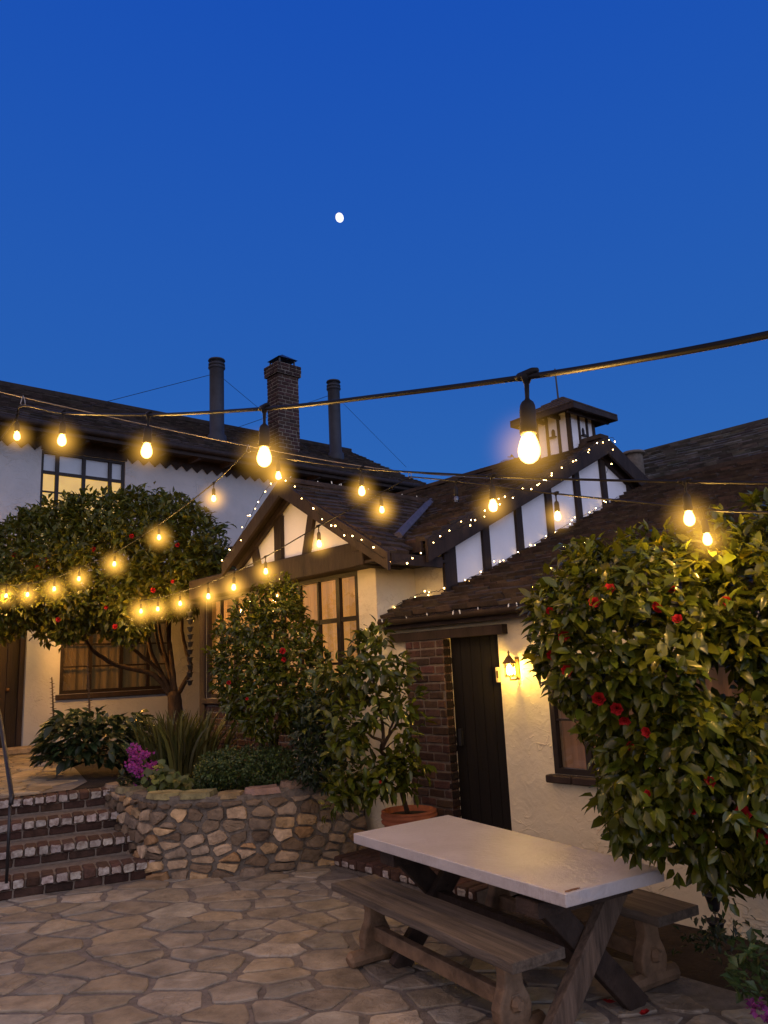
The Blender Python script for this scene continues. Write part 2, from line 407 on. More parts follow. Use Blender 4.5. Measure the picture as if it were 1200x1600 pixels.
FLAGS = [(1.0, 1.0, 0.98), (1.05, 1.0, 0.94), (1.0, 0.95, 0.90), (1.16, 1.1, 1.04), (0.86, 0.80, 0.74), (1.06, 0.95, 0.80), (0.80, 0.78, 0.77), (0.95, 0.88, 0.76)]
# patio, in plain x/y
PAT = [(-8.6, -3), (3.5, -3), (3.5, 2.2), (1.42, 4.62), (0.9, 5.2), (-0.25, 6.5), (-0.55, 7.55), (-2.2, 7.35), (-4.2, 6.3), (-8.6, 5.0)]
mb = MB()
mb.add([(x, y, 0.0) for x, y in PAT], [tuple(range(len(PAT)))], 0)
ST_ = 1.32
pts = scatter(-5.6 / ST_, 3.2 / ST_, 1.2, 7.7, 0.250, lambda x, y: inside(PAT, x * ST_, y), 12000)
stones_on(mb, pts, 0.030, 0.45, lambda x, y: V3((x * ST_, y, 0.0)), lambda x, y: UP, 0.011, 0.013, FLAGS, lambda p: all(inside(PAT, q[0] * ST_, q[1]) for q in p), 0.012)
tag(mb.build('patio', [M['joint'], M['flag']], fix=True), 'irregular flagstone patio with wide mortar joints', None, None, 'structure')

# steps: frame along w with front normal n
W = (A * 0.276 + VV * 0.961).normalized(); NF = (A * 0.961 - VV * 0.276).normalized()
ST0 = L(-6.72, 3.20, 0)
# terrace slab
mb = MB()
edge = [ST0 - NF * 1.50 + W * 0.0, ST0 - NF * 1.50 - W * 4.2]
ter = [edge[1] + NF * 0, edge[0], L(-8.1, 3.75, 0), L(-6.5, 4.2, 0), L(-6.1, 5.0, 0), L(-6.1, 9, 0), L(-15, 9, 0), L(-15, -4.5, 0)]
mb.prism([p + UP * -0.05 for p in ter], UP * (TER - 0.02 + 0.05))
tag(mb.build('terrace', M['soil']), 'raised terrace of earth in front of the white house', None, None, 'structure')
mb = MB()
PTH = [(-13.3, -3.6), (-8.62, -2.0), (-8.28, 3.02), (-8.75, 3.35), (-10.2, 3.75), (-11.9, 4.15), (-13.3, 4.4)]
mb.add([L(a, v, TER - 0.012) for a, v in PTH], [tuple(range(len(PTH)))], 0)
pts = scatter(-13.3, -8.2, 0.4, 4.4, 0.30, lambda x, y: inside(PTH, x, y), 3500)
stones_on(mb, pts, 0.03, 0.42, lambda x, y: L(x, y, TER - 0.012), lambda x, y: UP, 0.014, 0.014, [(1.1, 0.92, 0.68), (1.0, 0.86, 0.66), (0.9, 0.78, 0.6)], lambda p: all(inside(PTH, *q) for q in p), 0.01)
tag(mb.build('path', [M['joint'], M['flag']]), 'flagstone path on the terrace above the steps', None, None, 'structure')

# brick steps
steps = thing('brick_steps', ST0, 'four red brick steps with chipped white painted edges', 'steps')
def brick_step(front, top, run, right, left, rise=0.15):
    """front: distance back from the first edge; a course of upright bricks with painted noses over a course of stretchers"""
    mb = MB(); f = ST0 - NF * front
    mb.box(f - W * left - NF * 0.012, W * (left + right) , -NF * (run - 0.012), UP * (top - 0.008), 0)
    # header bricks (tread)
    s = -left; bw = 0.105
    while s < right - 0.03:
        w = bw * random.uniform(0.92, 1.08); w = min(w, right - s)
        c = rc(0.7, 1.15, 0.08); z0 = top - 0.075
        zj = random.uniform(-0.004, 0.004)
        mb.rbox(f + W * (s + 0.005) + NF * random.uniform(0.006, 0.018) + UP * (z0 + zj), W * (w - 0.010), -NF * 0.20, UP * 0.078, 0.011, 1, c, 0.003)
        # paint on the nose, worn away on some bricks
        if random.random() < 0.88:
            hh = random.uniform(0.052, 0.066); ww = (w - 0.014) * random.uniform(0.84, 0.99)
            x0 = s + 0.007 + random.uniform(0, w - 0.014 - ww)
            p0 = f + NF * 0.0215 + UP * (z0 + 0.008 + random.uniform(0, 0.066 - hh))
            ring = [(0, .15), (.12, 0), (.5, .04), (.88, 0), (1, .12), (1, .5), (1, .88), (.86, 1), (.5, .95), (.14, 1), (0, .86), (0, .5)]
            ring = [p0 + W * (x0 + ww * min(1, max(0, cx + random.uniform(-.07, .07)))) + UP * (hh * (cz + random.uniform(-.09, .09))) for cx, cz in ring]
            mb.hexa(ring, [r_ - NF * 0.012 for r_ in ring], 2, rc(0.75, 1.05, 0.03))
        s += w
    # stretcher course (riser)
    s = -left
    while s < right - 0.05:
        w = min(0.22 * random.uniform(0.93, 1.07), right - s)
        mb.rbox(f + W * (s + 0.006) - NF * 0.004 + UP * (top - rise + 0.004), W * (w - 0.012), -NF * 0.09, UP * 0.066, 0.008, 1, rc(0.45, 0.75, 0.08), 0.003)
        s += w
    return mb
for i, (fr, rt) in enumerate(((0, 0.0), (0.42, -0.06), (0.83, -0.04), (1.24, -0.03))):
    o = brick_step(fr, 0.155 * (i + 1), 0.62 if i < 3 else 0.32, rt + 0.05, 4.2).build('step', [M['mortar'], M['brick'], M['whitewash']], steps)

# planter retaining wall: stones on a curved face
def stone_wall(path, h0, h1, name, label, batter=0.06, thick=0.28, d=0.165, seed=3):
    random.seed(seed)
    P = [L(a, v, 0) for a, v in path]
    # arc length, smooth sampling
    dense = []
    for i in range(len(P) - 1):
        p0, p1, p2, p3 = P[max(i - 1, 0)], P[i], P[i + 1], P[min(i + 2, len(P) - 1)]
        for k in range(10):
            t = k / 10
            dense.append(0.5 * ((2 * p1) + (p2 - p0) * t + (2 * p0 - 5 * p1 + 4 * p2 - p3) * t * t + (3 * p1 - p0 - 3 * p2 + p3) * t ** 3))
    dense.append(P[-1]); acc = [0]
    for i in range(1, len(dense)): acc.append(acc[-1] + (dense[i] - dense[i - 1]).length)
    T = acc[-1]
    def frame(s):
        s = max(0, min(T - 1e-6, s)); i = max(0, np.searchsorted(acc, s, side='right') - 1); i = min(i, len(dense) - 2)
        t = (s - acc[i]) / (acc[i + 1] - acc[i] + 1e-9)
        a0 = dense[max(i - 2, 0)]; a1 = dense[min(i + 3, len(dense) - 1)]
        tg = (a1 - a0).normalized(); return dense[i].lerp(dense[i + 1], t), tg, V3((tg.y, -tg.x, 0))
    top = lambda s: h0 + (h1 - h0) * s / T + 0.015 * math.sin(s * 5)
    def to3d(s, z):
        p, tg, n = frame(s); return p + n * (batter * (1 - z / 0.7)) + UP * z
    up = lambda s, z: frame(s)[2]
    mb = MB(); n = int(T / 0.08)
    for i in range(n):
        s0, s1 = T * i / n, T * (i + 1) / n
        (p0, t0, n0), (p1, t1, n1) = frame(s0), frame(s1)
        z0, z1 = top(s0), top(s1)
        f0, f1 = to3d(s0, -0.05), to3d(s1, -0.05); g0, g1 = to3d(s0, z0 - .012), to3d(s1, z1 - .012)
        mb.quad(f0, f1, g1, g0, 0); mb.quad(g0, g1, p1 - n1 * thick + UP * (z1 - .012), p0 - n0 * thick + UP * (z0 - .012), 0)
    p0, t0, n0 = frame(0); mb.quad(to3d(0, -.05), to3d(0, top(0) - .012), p0 - n0 * thick + UP * (top(0) - .012), p0 - n0 * thick, 0)
    p0, t0, n0 = frame(T); mb.quad(to3d(T, -.05), to3d(T, top(T) - .012), p0 - n0 * thick + UP * (top(T) - .012), p0 - n0 * thick, 0)
    SC = 1.5                               # stones are longer than high
    pts = []; zr = -.03                     # rough courses of blocks of very different lengths
    while zr < .72:
        rh = random.uniform(.075, .135); x_ = -random.uniform(0, .1)
        while x_ < T / SC + .05:
            w_ = random.uniform(.065, .19)
            if w_ > .12 and random.random() < .25: pts += [(x_ + w_ / 2, zr + rh * .25), (x_ + w_ / 2 + .01, zr + rh * .78)]
            else: pts.append((x_ + w_ / 2, zr + rh / 2 + random.uniform(-.014, .014)))
            x_ += w_
        zr += rh
    cols = [(.9, .88, .84), (0.62, .58, .53), (1.1, .84, .55), (1.15, 1.05, .9), (0.5, .44, .38), (0.75, .73, .72), (.66, .62, .56), (1.55, 1.45, 1.3), (1.5, 1.3, .95), (0.42, 0.37, .33), (.55, .5, .45)]
    stones_on(mb, pts, 0.015, 0.26, lambda x, y: to3d(x * SC, y), lambda x, y: up(x * SC, y), 0.034, 0.008, cols, None, 0.16, 1, (-.03, h0 - .02))
    # capping stones lying on top
    s = 0.02
    while s < T - 0.05:
        w = min(random.uniform(0.16, 0.42), T - s); p, tg, nn = frame(s + w / 2); zt = top(s + w / 2)
        ring = []
        for q in range(9):
            an = 2 * math.pi * q / 9; cx, cy = math.cos(an), math.sin(an); e = min(1.32, 1 / max(abs(cx), abs(cy))) * random.uniform(.88, 1)
            ring.append(p + tg * (cx * e * (w / 2 - 0.008)) + nn * (0.0 - thick / 2 + 0.03 + cy * e * (thick / 2)) + UP * (zt - 0.03))
        c = random.choice([(.9, .86, .78), (.7, .66, .6), (1.05, .95, .8), (.8, .77, .72)]); h = random.uniform(0.035, 0.06)
        mid = sum(ring, V3()) / 9
        mb.hexa(ring, [mid + (r_ - mid) * 0.9 + UP * (h + random.uniform(-.005, .005)) for r_ in ring], 1, tuple(k * random.uniform(.7, 1.05) for k in c))
        s += w
    return tag(mb.build(name, [M['mortar_w'], M['stone']], None, loc=L(*path[len(path) // 2], 0)), label, 'wall')
M['mortar_w'] = mat('wall mortar', (0.20, 0.17, 0.135), 0.95, 0.35, 14, 0.9, 40)
stone_wall([(-8.25, 3.32), (-7.5, 3.24), (-6.83, 3.20), (-6.55, 3.36), (-6.13, 3.84), (-5.95, 4.3), (-5.83, 4.80)], 0.63, 0.70, 'stone_planter_wall', 'low curved rubble stone wall holding up the planted bed')
random.seed(11)

# ------------------------------------------------------------------ generic building pieces
def wall_face(mb, org, ux, s_cuts, z_cuts, holes, n, depth=0.16, mi=0):
    """a wall face with openings; holes = (s0, s1, z0, z1); n points outwards"""
    ss = sorted(set(s_cuts + [h[0] for h in holes] + [h[1] for h in holes])); zs = sorted(set(z_cuts + [h[2] for h in holes] + [h[3] for h in holes]))
    P = lambda s, z, d=0: org + ux * s + UP * z - n * d
    for i in range(len(ss) - 1):
        for j in range(len(zs) - 1):
            cs, cz = (ss[i] + ss[i + 1]) / 2, (zs[j] + zs[j + 1]) / 2
            if any(h[0] < cs < h[1] and h[2] < cz < h[3] for h in holes): continue
            mb.quad(P(ss[i], zs[j]), P(ss[i + 1], zs[j]), P(ss[i + 1], zs[j + 1]), P(ss[i], zs[j + 1]), mi)
    for s0, s1, z0, z1 in holes:
        for (a, b) in (((s0, z0), (s0, z1)), ((s1, z0), (s1, z1)), ((s0, z0), (s1, z0)), ((s0, z1), (s1, z1))):
            mb.quad(P(*a), P(*b), P(*b, depth), P(*a, depth), mi)

def bricks(mb, org, ux, n, width, height, bl=0.205, bh=0.062, j=0.012, depth=0.05, mi=(0, 1), lo=0.6, hi=1.2, out=0.010):
    """running bond on a face: mortar sheet plus bricks standing proud; n points outwards"""
    mb.quad(org, org + ux * width, org + ux * width + UP * height, org + UP * height, mi[0])
    rows = max(1, round(height / (bh + j))); rh = height / rows
    for r in range(rows):
        s = -bl * (0.5 if r % 2 else random.uniform(0, 0.12))
        while s < width - 0.012:
            w = bl * random.uniform(0.88, 1.1)
            if random.random() < 0.15: w *= 0.5
            a, b = max(s + j / 2, 0), min(s + w - j / 2, width)
            if b - a > 0.02:
                jz = random.uniform(-.003, .003)
                mb.rbox(org + ux * a + UP * (r * rh + j / 2 + jz) + n * (out + random.uniform(-.006, .006)), ux * (b - a), -n * depth, UP * (rh - j), 0.006, mi[1], rc(lo, hi, 0.12), 0.0025)
            s += w

def shingles(mb, org, ux, us, width, length, keep=None, expo=0.135, sw=0.13, th=0.016, mi=0, lo=0.6, hi=1.2, sag=0.02, seed=0):
    """courses of overlapping shingles from the eave up; ux along the eave, us up the slope"""
    nn = ux.cross(us).normalized()
    if nn.z < 0: nn = -nn
    rows = int(length / expo) + 1
    for r in range(rows):
        t0 = r * expo; s = -random.uniform(0, sw)
        rowj = random.uniform(-0.006, 0.006)
        while s < width:
            w = sw * random.uniform(0.65, 1.35)
            a, b = max(s, 0) + 0.002, min(s + w, width) - 0.002
            s += w
            if b - a < 0.02: continue
            cs, ct = (a + b) / 2, t0 + expo / 2
            P = org + ux * cs + us * ct
            if keep and not keep(P): continue
            jt = random.uniform(-0.012, 0.012) + rowj
            t1 = min(t0 + expo * 1.25, length + 0.03)
            wob = lambda s_, t_: sag * noise.noise(V3((s_ * 0.55 + seed, t_ * 0.8, seed)))
            lift = th * random.uniform(1.3, 2.4)
            lo4 = [org + ux * a + us * (t0 + jt) + nn * (wob(a, t0) - .004), org + ux * b + us * (t0 + jt) + nn * (wob(b, t0) - .004), org + ux * b + us * t1 + nn * (wob(b, t1) - .010), org + ux * a + us * t1 + nn * (wob(a, t1) - .010)]
            k1, k2 = random.uniform(-.003, .003), random.uniform(-.003, .003)
            hi4 = [lo4[0] + nn * (lift + k1), lo4[1] + nn * (lift + k2), lo4[2] + nn * 0.012, lo4[3] + nn * 0.012]
            o = lo4 + hi4
            mb.add(o, [(4, 5, 6, 7), (0, 1, 5, 4), (1, 2, 6, 5), (3, 0, 4, 7)], mi, rc(lo, hi, 0.07))
def deck(mb, org, ux, us, width, length, keep=None, drop=0.035, step=0.18, th=0.03, mi=0):
    nn = ux.cross(us).normalized()
    if nn.z < 0: nn = -nn
    n1, n2 = max(1, int(width / step)), max(1, int(length / step))
    for i in range(n1):
        for k in range(n2):
            a, b, c, d = width * i / n1, width * (i + 1) / n1, length * k / n2, length * (k + 1) / n2
            P = org + ux * (a + b) / 2 + us * (c + d) / 2
            if keep and not keep(P): continue
            q = [org + ux * x + us * y - nn * drop for x, y in ((a, c), (b, c), (b, d), (a, d))]
            mb.add(q, [(0, 1, 2, 3)], mi)

def window(parent, org, ux, n, w, h, vbars, hbars, fr=0.05, bar=0.022, curtain=None, recess=0.09, sill=None, thick=(), cols=None, gap=0.12, shade_top=None):
    """framed window; org lower left corner on the wall face, n outwards; bars as fractions"""
    mb = MB(); o = org - n * recess; d = 0.05
    mb.box(o, ux * w, n * d, UP * fr); mb.box(o + UP * (h - fr), ux * w, n * d, UP * fr)
    mb.box(o + UP * fr, ux * fr, n * d, UP * (h - 2 * fr)); mb.box(o + ux * (w - fr) + UP * fr, ux * fr, n * d, UP * (h - 2 * fr))
    for i, x in enumerate(vbars):
        b = bar * (2.3 if i in thick else 1)
        mb.box(o + ux * (x * w - b / 2) + UP * fr + n * 0.002, ux * b, n * (d - 0.008), UP * (h - 2 * fr))
    for y, k in hbars:
        mb.box(o + ux * fr + UP * (y * h - bar * k / 2) + n * 0.005, ux * (w - 2 * fr), n * (d - 0.016), UP * bar * k)
    f = mb.build('window', M['frame'], parent, bevel=0)
    g = MB(); p = o + n * 0.014
    g.quad(p + ux * fr + UP * fr, p + ux * (w - fr) + UP * fr, p + ux * (w - fr) + UP * (h - fr), p + ux * fr + UP * (h - fr))
    g.build('pane', M['glass'], f)
    if curtain is not None:
        c = MB(); q = o - n * gap; k = max(8, int(w / 0.035))
        for i in range(k):
            s0, s1 = w * i / k, w * (i + 1) / k
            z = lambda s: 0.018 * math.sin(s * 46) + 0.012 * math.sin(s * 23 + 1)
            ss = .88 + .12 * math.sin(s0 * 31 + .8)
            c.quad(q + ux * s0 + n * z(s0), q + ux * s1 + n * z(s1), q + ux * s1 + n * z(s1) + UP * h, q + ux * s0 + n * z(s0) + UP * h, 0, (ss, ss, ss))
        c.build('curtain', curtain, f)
        # sides of the recess so the room behind stays shut
    if sill:
        s_ = MB(); s_.rbox(org - ux * sill[0] + n * sill[1] - UP * sill[2], ux * (w + 2 * sill[0]), -n * (sill[1] + recess), UP * (sill[2] - 0.003), 0.008)
        s_.build('sill', M['timber'], f)
    return f

# ------------------------------------------------------------------ the white two-storey house at the back left
AH = -13.4
house = thing('white_house', L(AH, 4, TER), 'long white two storey house with dark roof and lit upper window', 'house')
holes = [(4.181, 5.67, 3.85, 5.655), (4.62, 6.62, 1.50, 2.74), (2.55, 4.08, 0.5, 2.55)]
mb = MB(); wall_face(mb, L(AH, 0, 0), VV, [-4, 13.05], [0.3, 6.15], holes, A, 0.2)
mb.quad(L(AH, 13.05, 0.3), L(-18.6, 13.05, 0.3), L(-18.6, 13.05, 6.2), L(AH, 13.05, 6.2))
mb.add([L(AH, 13.05, 6.15), L(-18.6, 13.05, 6.15), L(-16, 13.05, 7.6)], [(0, 1, 2)])
mb.build('wall', M['stucco_far'], house)
US = (L(-16, 0, 7.65) - L(-12.9, 0, 5.97)); HL = US.length; US.normalize()
mb = MB()
shingles(mb, L(-12.9, -4, 5.97), VV, US, 17.2, HL, None, 0.17, 0.19, 0.022, lo=.45, hi=1.0, sag=0.05, seed=2)
deck(mb, L(-12.9, -4, 5.97), VV, US, 17.2, HL, None, 0.05, 0.6, mi=1)
US2 = (L(-16, 0, 7.65) - L(-19.1, 0, 5.97)).normalized()
deck(mb, L(-19.1, -4, 5.97), VV, US2, 17.2, HL, None, 0.0, 0.8, mi=1)
mb.lbox(-16.12, -15.88, -4, 13.2, 7.60, 7.70, 0, (.5, .5, .5))
roof = mb.build('roof', [M['shingle'], M['deck']], house)
mb = MB()   # boarded soffit and eave board
mb.lbox(AH - 0.02, -12.93, -4, 13.1, 5.885, 5.905)
mb.lbox(-12.93, -12.90, -4, 13.15, 5.82, 5.96)
mb.build('fascia', M['timber'], house)
mb = MB()   # sawtooth board under the eave
def saw(v0, v1, ztop, zbot, ztip, per):
    k = max(1, round((v1 - v0) / per)); per = (v1 - v0) / k; a = AH + 0.035
    for i in range(k):
        x0, x1 = v0 + i * per, v0 + (i + 1) * per; xm = (x0 + x1) / 2
        poly = [L(a, x0, ztop), L(a, x1, ztop), L(a, x1, zbot), L(a, xm, ztip), L(a, x0, zbot)]
        mb.add(poly + [p - A * 0.03 for p in poly], [(0, 1, 2, 3, 4), (2, 3, 8, 7), (3, 4, 9, 8)])
saw(-4, 4.17, 5.90, 5.735, 5.63, 0.222); saw(5.69, 13.0, 5.90, 5.735, 5.63, 0.222)
mb.lbox(AH, AH + 0.035, 4.17, 5.69, 5.66, 5.885)
mb.build('sawtooth_trim', M['timber'], house)
mb = MB()
pts = [L(-12.86, v, 5.94) for v in np.linspace(-4, 13.15, 12)]
mb.tube(pts, 0.055, 8); mb.build('gutter', M['timber'], house, True)
tail = None
for k in range(20):
    v = -1.0 + k * 0.72
    if tail is None:
        mb = MB(); mb.lbox(AH + .03, -12.96, v, v + 0.07, 5.79, 5.884, 0, (1.5, 1.5, 1.5)); tail = mb.build('rafter_tail', M['timber'], house); t0 = v
    else:
        o = tail.copy(); COL.objects.link(o); o.parent = house; o.location = VV * (v - t0)
# upper window: blinds in the top row, room wall with its own glow below
f = window(house, L(AH, 4.181, 3.85), VV, A, 1.489, 1.805, [0.19, 0.5, 0.82], [(0.79, 2.2), (0.60, 1), (0.40, 1), (0.2, 1)], 0.045, 0.026, None, 0.07, None, (0, 1, 2))
mb = MB(); w0 = L(AH - 0.12, 4.19, 5.30); mb.quad(w0, w0 + VV * 1.47, w0 + VV * 1.47 + UP * .34, w0 + UP * .34); mb.build('blind', M['shade'], f)
mb = MB(); r0 = L(AH - 0.9, 3.3, 3.7)
mb.quad(r0, r0 + VV * 3.2, r0 + VV * 3.2 + UP * 2.3, r0 + UP * 2.3, 0, (1, 1, 1))
mb.quad(L(AH - .25, 3.3, 5.62), L(AH - .25, 6.5, 5.62), L(AH - .9, 6.5, 5.5), L(AH - .9, 3.3, 5.5), 0, (.75, .75, .75))
for k in range(4):
    v = 3.9 + .62 * k
    b0 = L(AH - .88, v, 4.75 + .03 * k); mb.box(b0, VV * .75 + UP * .34, A * .05, UP * .05, 0, (1.0, 1.02, 1.3))
mb.build('glowing_room_wall', M['room'], f)
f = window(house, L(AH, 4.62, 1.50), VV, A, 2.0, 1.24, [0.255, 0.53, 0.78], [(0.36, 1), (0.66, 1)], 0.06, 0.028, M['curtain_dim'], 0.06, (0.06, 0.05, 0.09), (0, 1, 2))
mb = MB()
for k in range(6):
    v = 2.55 + k * 0.255; mb.lbox(AH - 0.17, AH - 0.13 + (k % 2) * 0.004, v + .004, v + 0.251, 0.6, 2.55, 0, rc(.7, 1.1, .05))
dr = mb.build('door', M['door2'], house)
mb = MB(); mb.lbox(AH - .13, AH - .07, 2.55, 2.63, .6, 2.55); mb.lbox(AH - .13, AH - .07, 4.0, 4.08, .6, 2.55); mb.lbox(AH - .13, AH - .068, 2.63, 4.0, 2.46, 2.55); mb.build('door_frame', M['timber'], dr)
mb = MB(); p = L(AH - .11, 3.85, 1.62); mb.lathe(p, [(0.0, -.03), (.03, -.02), (.035, 0), (.03, .02), (0.0, .03)], 10); mb.build('door_knob', M['copper'], dr, True)

# chimney and flues on the roof
def roof_at(x, y):
    k = (7.65 - 5.97) / (16 - 12.9); n = UP + A * k; d = 5.97 + k * (-12.9)
    r = ray(x, y); return EYE + r * ((d - EYE.dot(n)) / r.dot(n))
def flue(x, y, h, r):
    p = roof_at(x, y); mb = MB()
    mb.lathe(p, [(r * 1.35, -.25), (r * 1.28, .12), (r * 1.0, .16), (r * 1.0, h * .87), (r * 1.02, h * .872), (r * 1.18, h * .885), (r * 1.18, h * .90), (r * 1.0, h * .905), (r * 1.0, h * .915), (r * 1.15, h * .92), (r * 1.15, h * .94), (r * .95, h * .945), (r * .8, h * .965), (r * .8, h * .975), (r * 1.2, h * .978), (r * 1.12, h * .995), (r * .5, h)], 20)
    fl = mb.build('flue_pipe', M['metal_flue'], roof, True)
    mb = MB(); top = p + UP * h * .83
    for dv, da in ((3.0, -.6), (-2.6, -.9)):
        g = p + VV * dv + A * da; g.z = min(7.6, 5.97 + .542 * (-12.9 - g.dot(A)))
        mb.tube([top, g], 0.006, 4)
    mb.build('guy_wire', M['iron'], roof)
flue(339, 690, 1.86, 0.155); flue(525, 716, 2.05, 0.155)
# brick chimney
c0 = roof_at(453, 706); ca, cv, cz = av(c0); mb = MB(); wa, wv, ch = .46, .58, 2.10
z0 = cz - .45
bricks(mb, L(ca, cv - wv / 2, z0), VV, A, wv, ch + .25, .215, .07, .022, .05, (0, 1), .55, 1.0, .012)
bricks(mb, L(ca - wa, cv - wv / 2, z0), A, -VV, wa, ch + .25, .215, .07, .022, .05, (0, 1), .35, .7, .012)  # this face's bricks tinted darker: its shade is in the colour
mb.lbox(ca - wa, ca - .01, cv - wv / 2 + .01, cv + wv / 2, z0, z0 + ch + .25, 0)
mb.lbox(ca - wa - .05, ca + .05, cv - wv / 2 - .05, cv + wv / 2 + .05, z0 + ch + .25, z0 + ch + .52, 1, (.55, .5, .5))
for (p, u, n, w) in ((L(ca + .052, cv - wv / 2 - .05, z0 + ch + .25), VV, A, wv + .1), (L(ca - wa - .05, cv - wv / 2 - .052, z0 + ch + .25), A, -VV, wa + .1)):
    bricks(mb, p, u, n, w, .27, .215, .07, .02, .04, (0, 1), .4, .7, .012)
chim = mb.build('chimney', [M['mortar'], M['brick_dark']], roof)
mb = MB(); zt = z0 + ch + .52
for da, dv in ((-.02, -.2), (-.02, .22), (-.42, -.2), (-.42, .22)): mb.lbox(ca + da - .03, ca + da, cv + dv - .03, cv + dv, zt, zt + .16)
pk = L(ca - wa / 2, cv, zt + .34)
q = [L(ca - wa - .02, cv - .28, zt + .16), L(ca + .02, cv - .28, zt + .16), L(ca + .02, cv + .28, zt + .16), L(ca - wa - .02, cv + .28, zt + .16)]
mb.add(q + [pk], [(0, 1, 4), (1, 2, 4), (2, 3, 4), (3, 0, 4), (3, 2, 1, 0)])
mb.build('chimney_cap', M['iron'], roof)

# ------------------------------------------------------------------ the timbered house (gable end, wing and roofs)
AG, V1, AW, VW = -5.171, 5.42, -5.60, 4.894       # gable end plane, eaves wall, wing side wall, wing front wall
RV, RZ, MS = 8.35, 4.40, 0.471                    # main ridge and slope
WA, WZ, WS = -6.76, 3.72, 0.60                    # wing ridge and slope
zmain = lambda v: RZ - MS * abs(RV - v)
zwing = lambda a: WZ - WS * abs(a - WA)
tim = thing('timbered_house', L(-6.0, 6.2, TER), 'half timbered house with two gables, white panels and brown shingle roofs', 'house')
mb = MB()
wall_face(mb, L(0, V1, 0), A, [AW, AG], [0.3, 2.92], [], -VV)
mb.quad(L(AW, VW, 0.2), L(AW, V1 + .6, 0.2), L(AW, V1 + .6, 2.95), L(AW, VW, 2.70))
WINH = (-8.93, -5.875, 1.42, 2.665)
wall_face(mb, L(0, VW, 0), A, [-9.02, AW], [1.40, 2.74], [WINH], -VV, 0.16)
wall_face(mb, L(0, VW, 0), A, [-7.05, AW], [0.2, 1.40], [], -VV)
mb.build('wall', M['stucco'], tim)
mb = MB()   # gable end under the verge
zt = lambda v: zmain(v) - 0.09
mb.add([L(AG, V1, .2), L(AG, 2 * RV - V1, .2), L(AG, 2 * RV - V1, zt(2 * RV - V1)), L(AG, RV, zt(RV)), L(AG, V1, zt(V1))], [(0, 1, 2, 3, 4)])
mb.build('gable_wall', M['panel'], tim)
mb = MB()
bricks(mb, L(-9.02, VW + .005, 0.5), A, -VV, 2.75, .9, .2, .062, .012, .05, (0, 1), .6, 1.1)
mb.build('brick_base', [M['joint'], M['brick_dark']], tim)
mb = MB(); mb.lbox(-9.06, -8.935, VW - .03, VW + .1, .5, 2.66); mb.build('post', M['timber'], tim)
# roofs
mb = MB()
VERGE = -5.05
usm = (VV + UP * MS).normalized(); LM = (RV - 5.055) / usm.dot(VV)
keepm = lambda P: zmain(P.dot(VV)) >= (zwing(P.dot(A)) - 0.01 if P.dot(VV) < 7.2 and P.dot(A) > -9.1 else -9)
shingles(mb, L(-14.0, 5.055, zmain(5.055)), A, usm, 14 + VERGE, LM, keepm, 0.135, 0.15, 0.018, lo=.55, hi=1.15, sag=.03, seed=5)
deck(mb, L(-14.0, 5.055, zmain(5.055)), A, usm, 14 + VERGE, LM, keepm, .03, .12, mi=1)
usm2 = (-VV + UP * MS).normalized()
shingles(mb, L(-9.0, 2 * RV - 5.055, zmain(5.055)), A, usm2, 9 + VERGE, LM, None, 0.15, 0.17, 0.018, lo=.55, hi=1.1, seed=6)
deck(mb, L(-14.0, 2 * RV - 5.055, zmain(5.055)), A, usm2, 14 + VERGE, LM, None, .03, .6, mi=1)
mb.lbox(-14, VERGE, RV - .09, RV + .09, RZ - .01, RZ + .045, 0, (.7, .7, .7))
usr = (-A + UP * WS).normalized(); usl = (A + UP * WS).normalized()
AE = -5.08; LWR = (AE - WA) / abs(usr.dot(A)); LWL = (WA + 7.98) / abs(usl.dot(A))
keepw = lambda P: zwing(P.dot(A)) >= zmain(P.dot(VV)) - .01
keepwr = lambda P: keepw(P)
shingles(mb, L(AE, 4.61, zwing(AE)), VV, usr, 3.2, LWR, keepwr, 0.135, 0.15, 0.018, lo=.55, hi=1.15, sag=.03, seed=8)
deck(mb, L(AE, 4.61, zwing(AE)), VV, usr, 3.2, LWR, keepwr, .03, .12, mi=1)
shingles(mb, L(-7.98, 4.61, zwing(-7.98)), VV, usl, 3.2, LWL, keepw, 0.135, 0.15, 0.018, lo=.55, hi=1.1, sag=.03, seed=9)
deck(mb, L(-7.98, 4.61, zwing(-7.98)), VV, usl, 3.2, LWL, keepw, .03, .12, mi=1)
mb.lbox(WA - .08, WA + .08, 4.61, 6.9, WZ - .01, WZ + .04, 0, (.75, .7, .7))
troof = mb.build('roof', [M['shingle'], M['deck']], tim)
mb = MB()   # valley flashing
mb.tube([L(-5.42, 5.05, zwing(-5.42) + .03), L(WA, 6.9, WZ + .035)], .045, 5); mb.build('valley_flashing', M['lead'], troof)
# bargeboards and fascias
def board(p0, p1, depth, n, th=.035, drop=.0):
    m = MB(); m.hexa([p0 + UP * drop, p1 + UP * drop, p1 + UP * (drop - depth), p0 + UP * (drop - depth)], [q + n * th for q in (p0 + UP * drop, p1 + UP * drop, p1 + UP * (drop - depth), p0 + UP * (drop - depth))]); return m
vb = 4.605
board(L(WA, vb, WZ + .01), L(AE + .02, vb, zwing(AE + .02) + .01), .165, -VV).build('bargeboard', M['timber'], tim)
board(L(-7.98, vb, zwing(-7.98) + .01), L(WA, vb, WZ + .01), .165, -VV).build('bargeboard', M['timber'], tim)
ab = VERGE - .002
board(L(ab, 5.05, zmain(5.05) + .01), L(ab, RV, RZ + .01), .215, A).build('bargeboard', M['timber'], tim)
board(L(ab, RV, RZ + .01), L(ab, 2 * RV - 5.05, zmain(5.05) + .01), .215, A).build('bargeboard', M['timber'], tim)
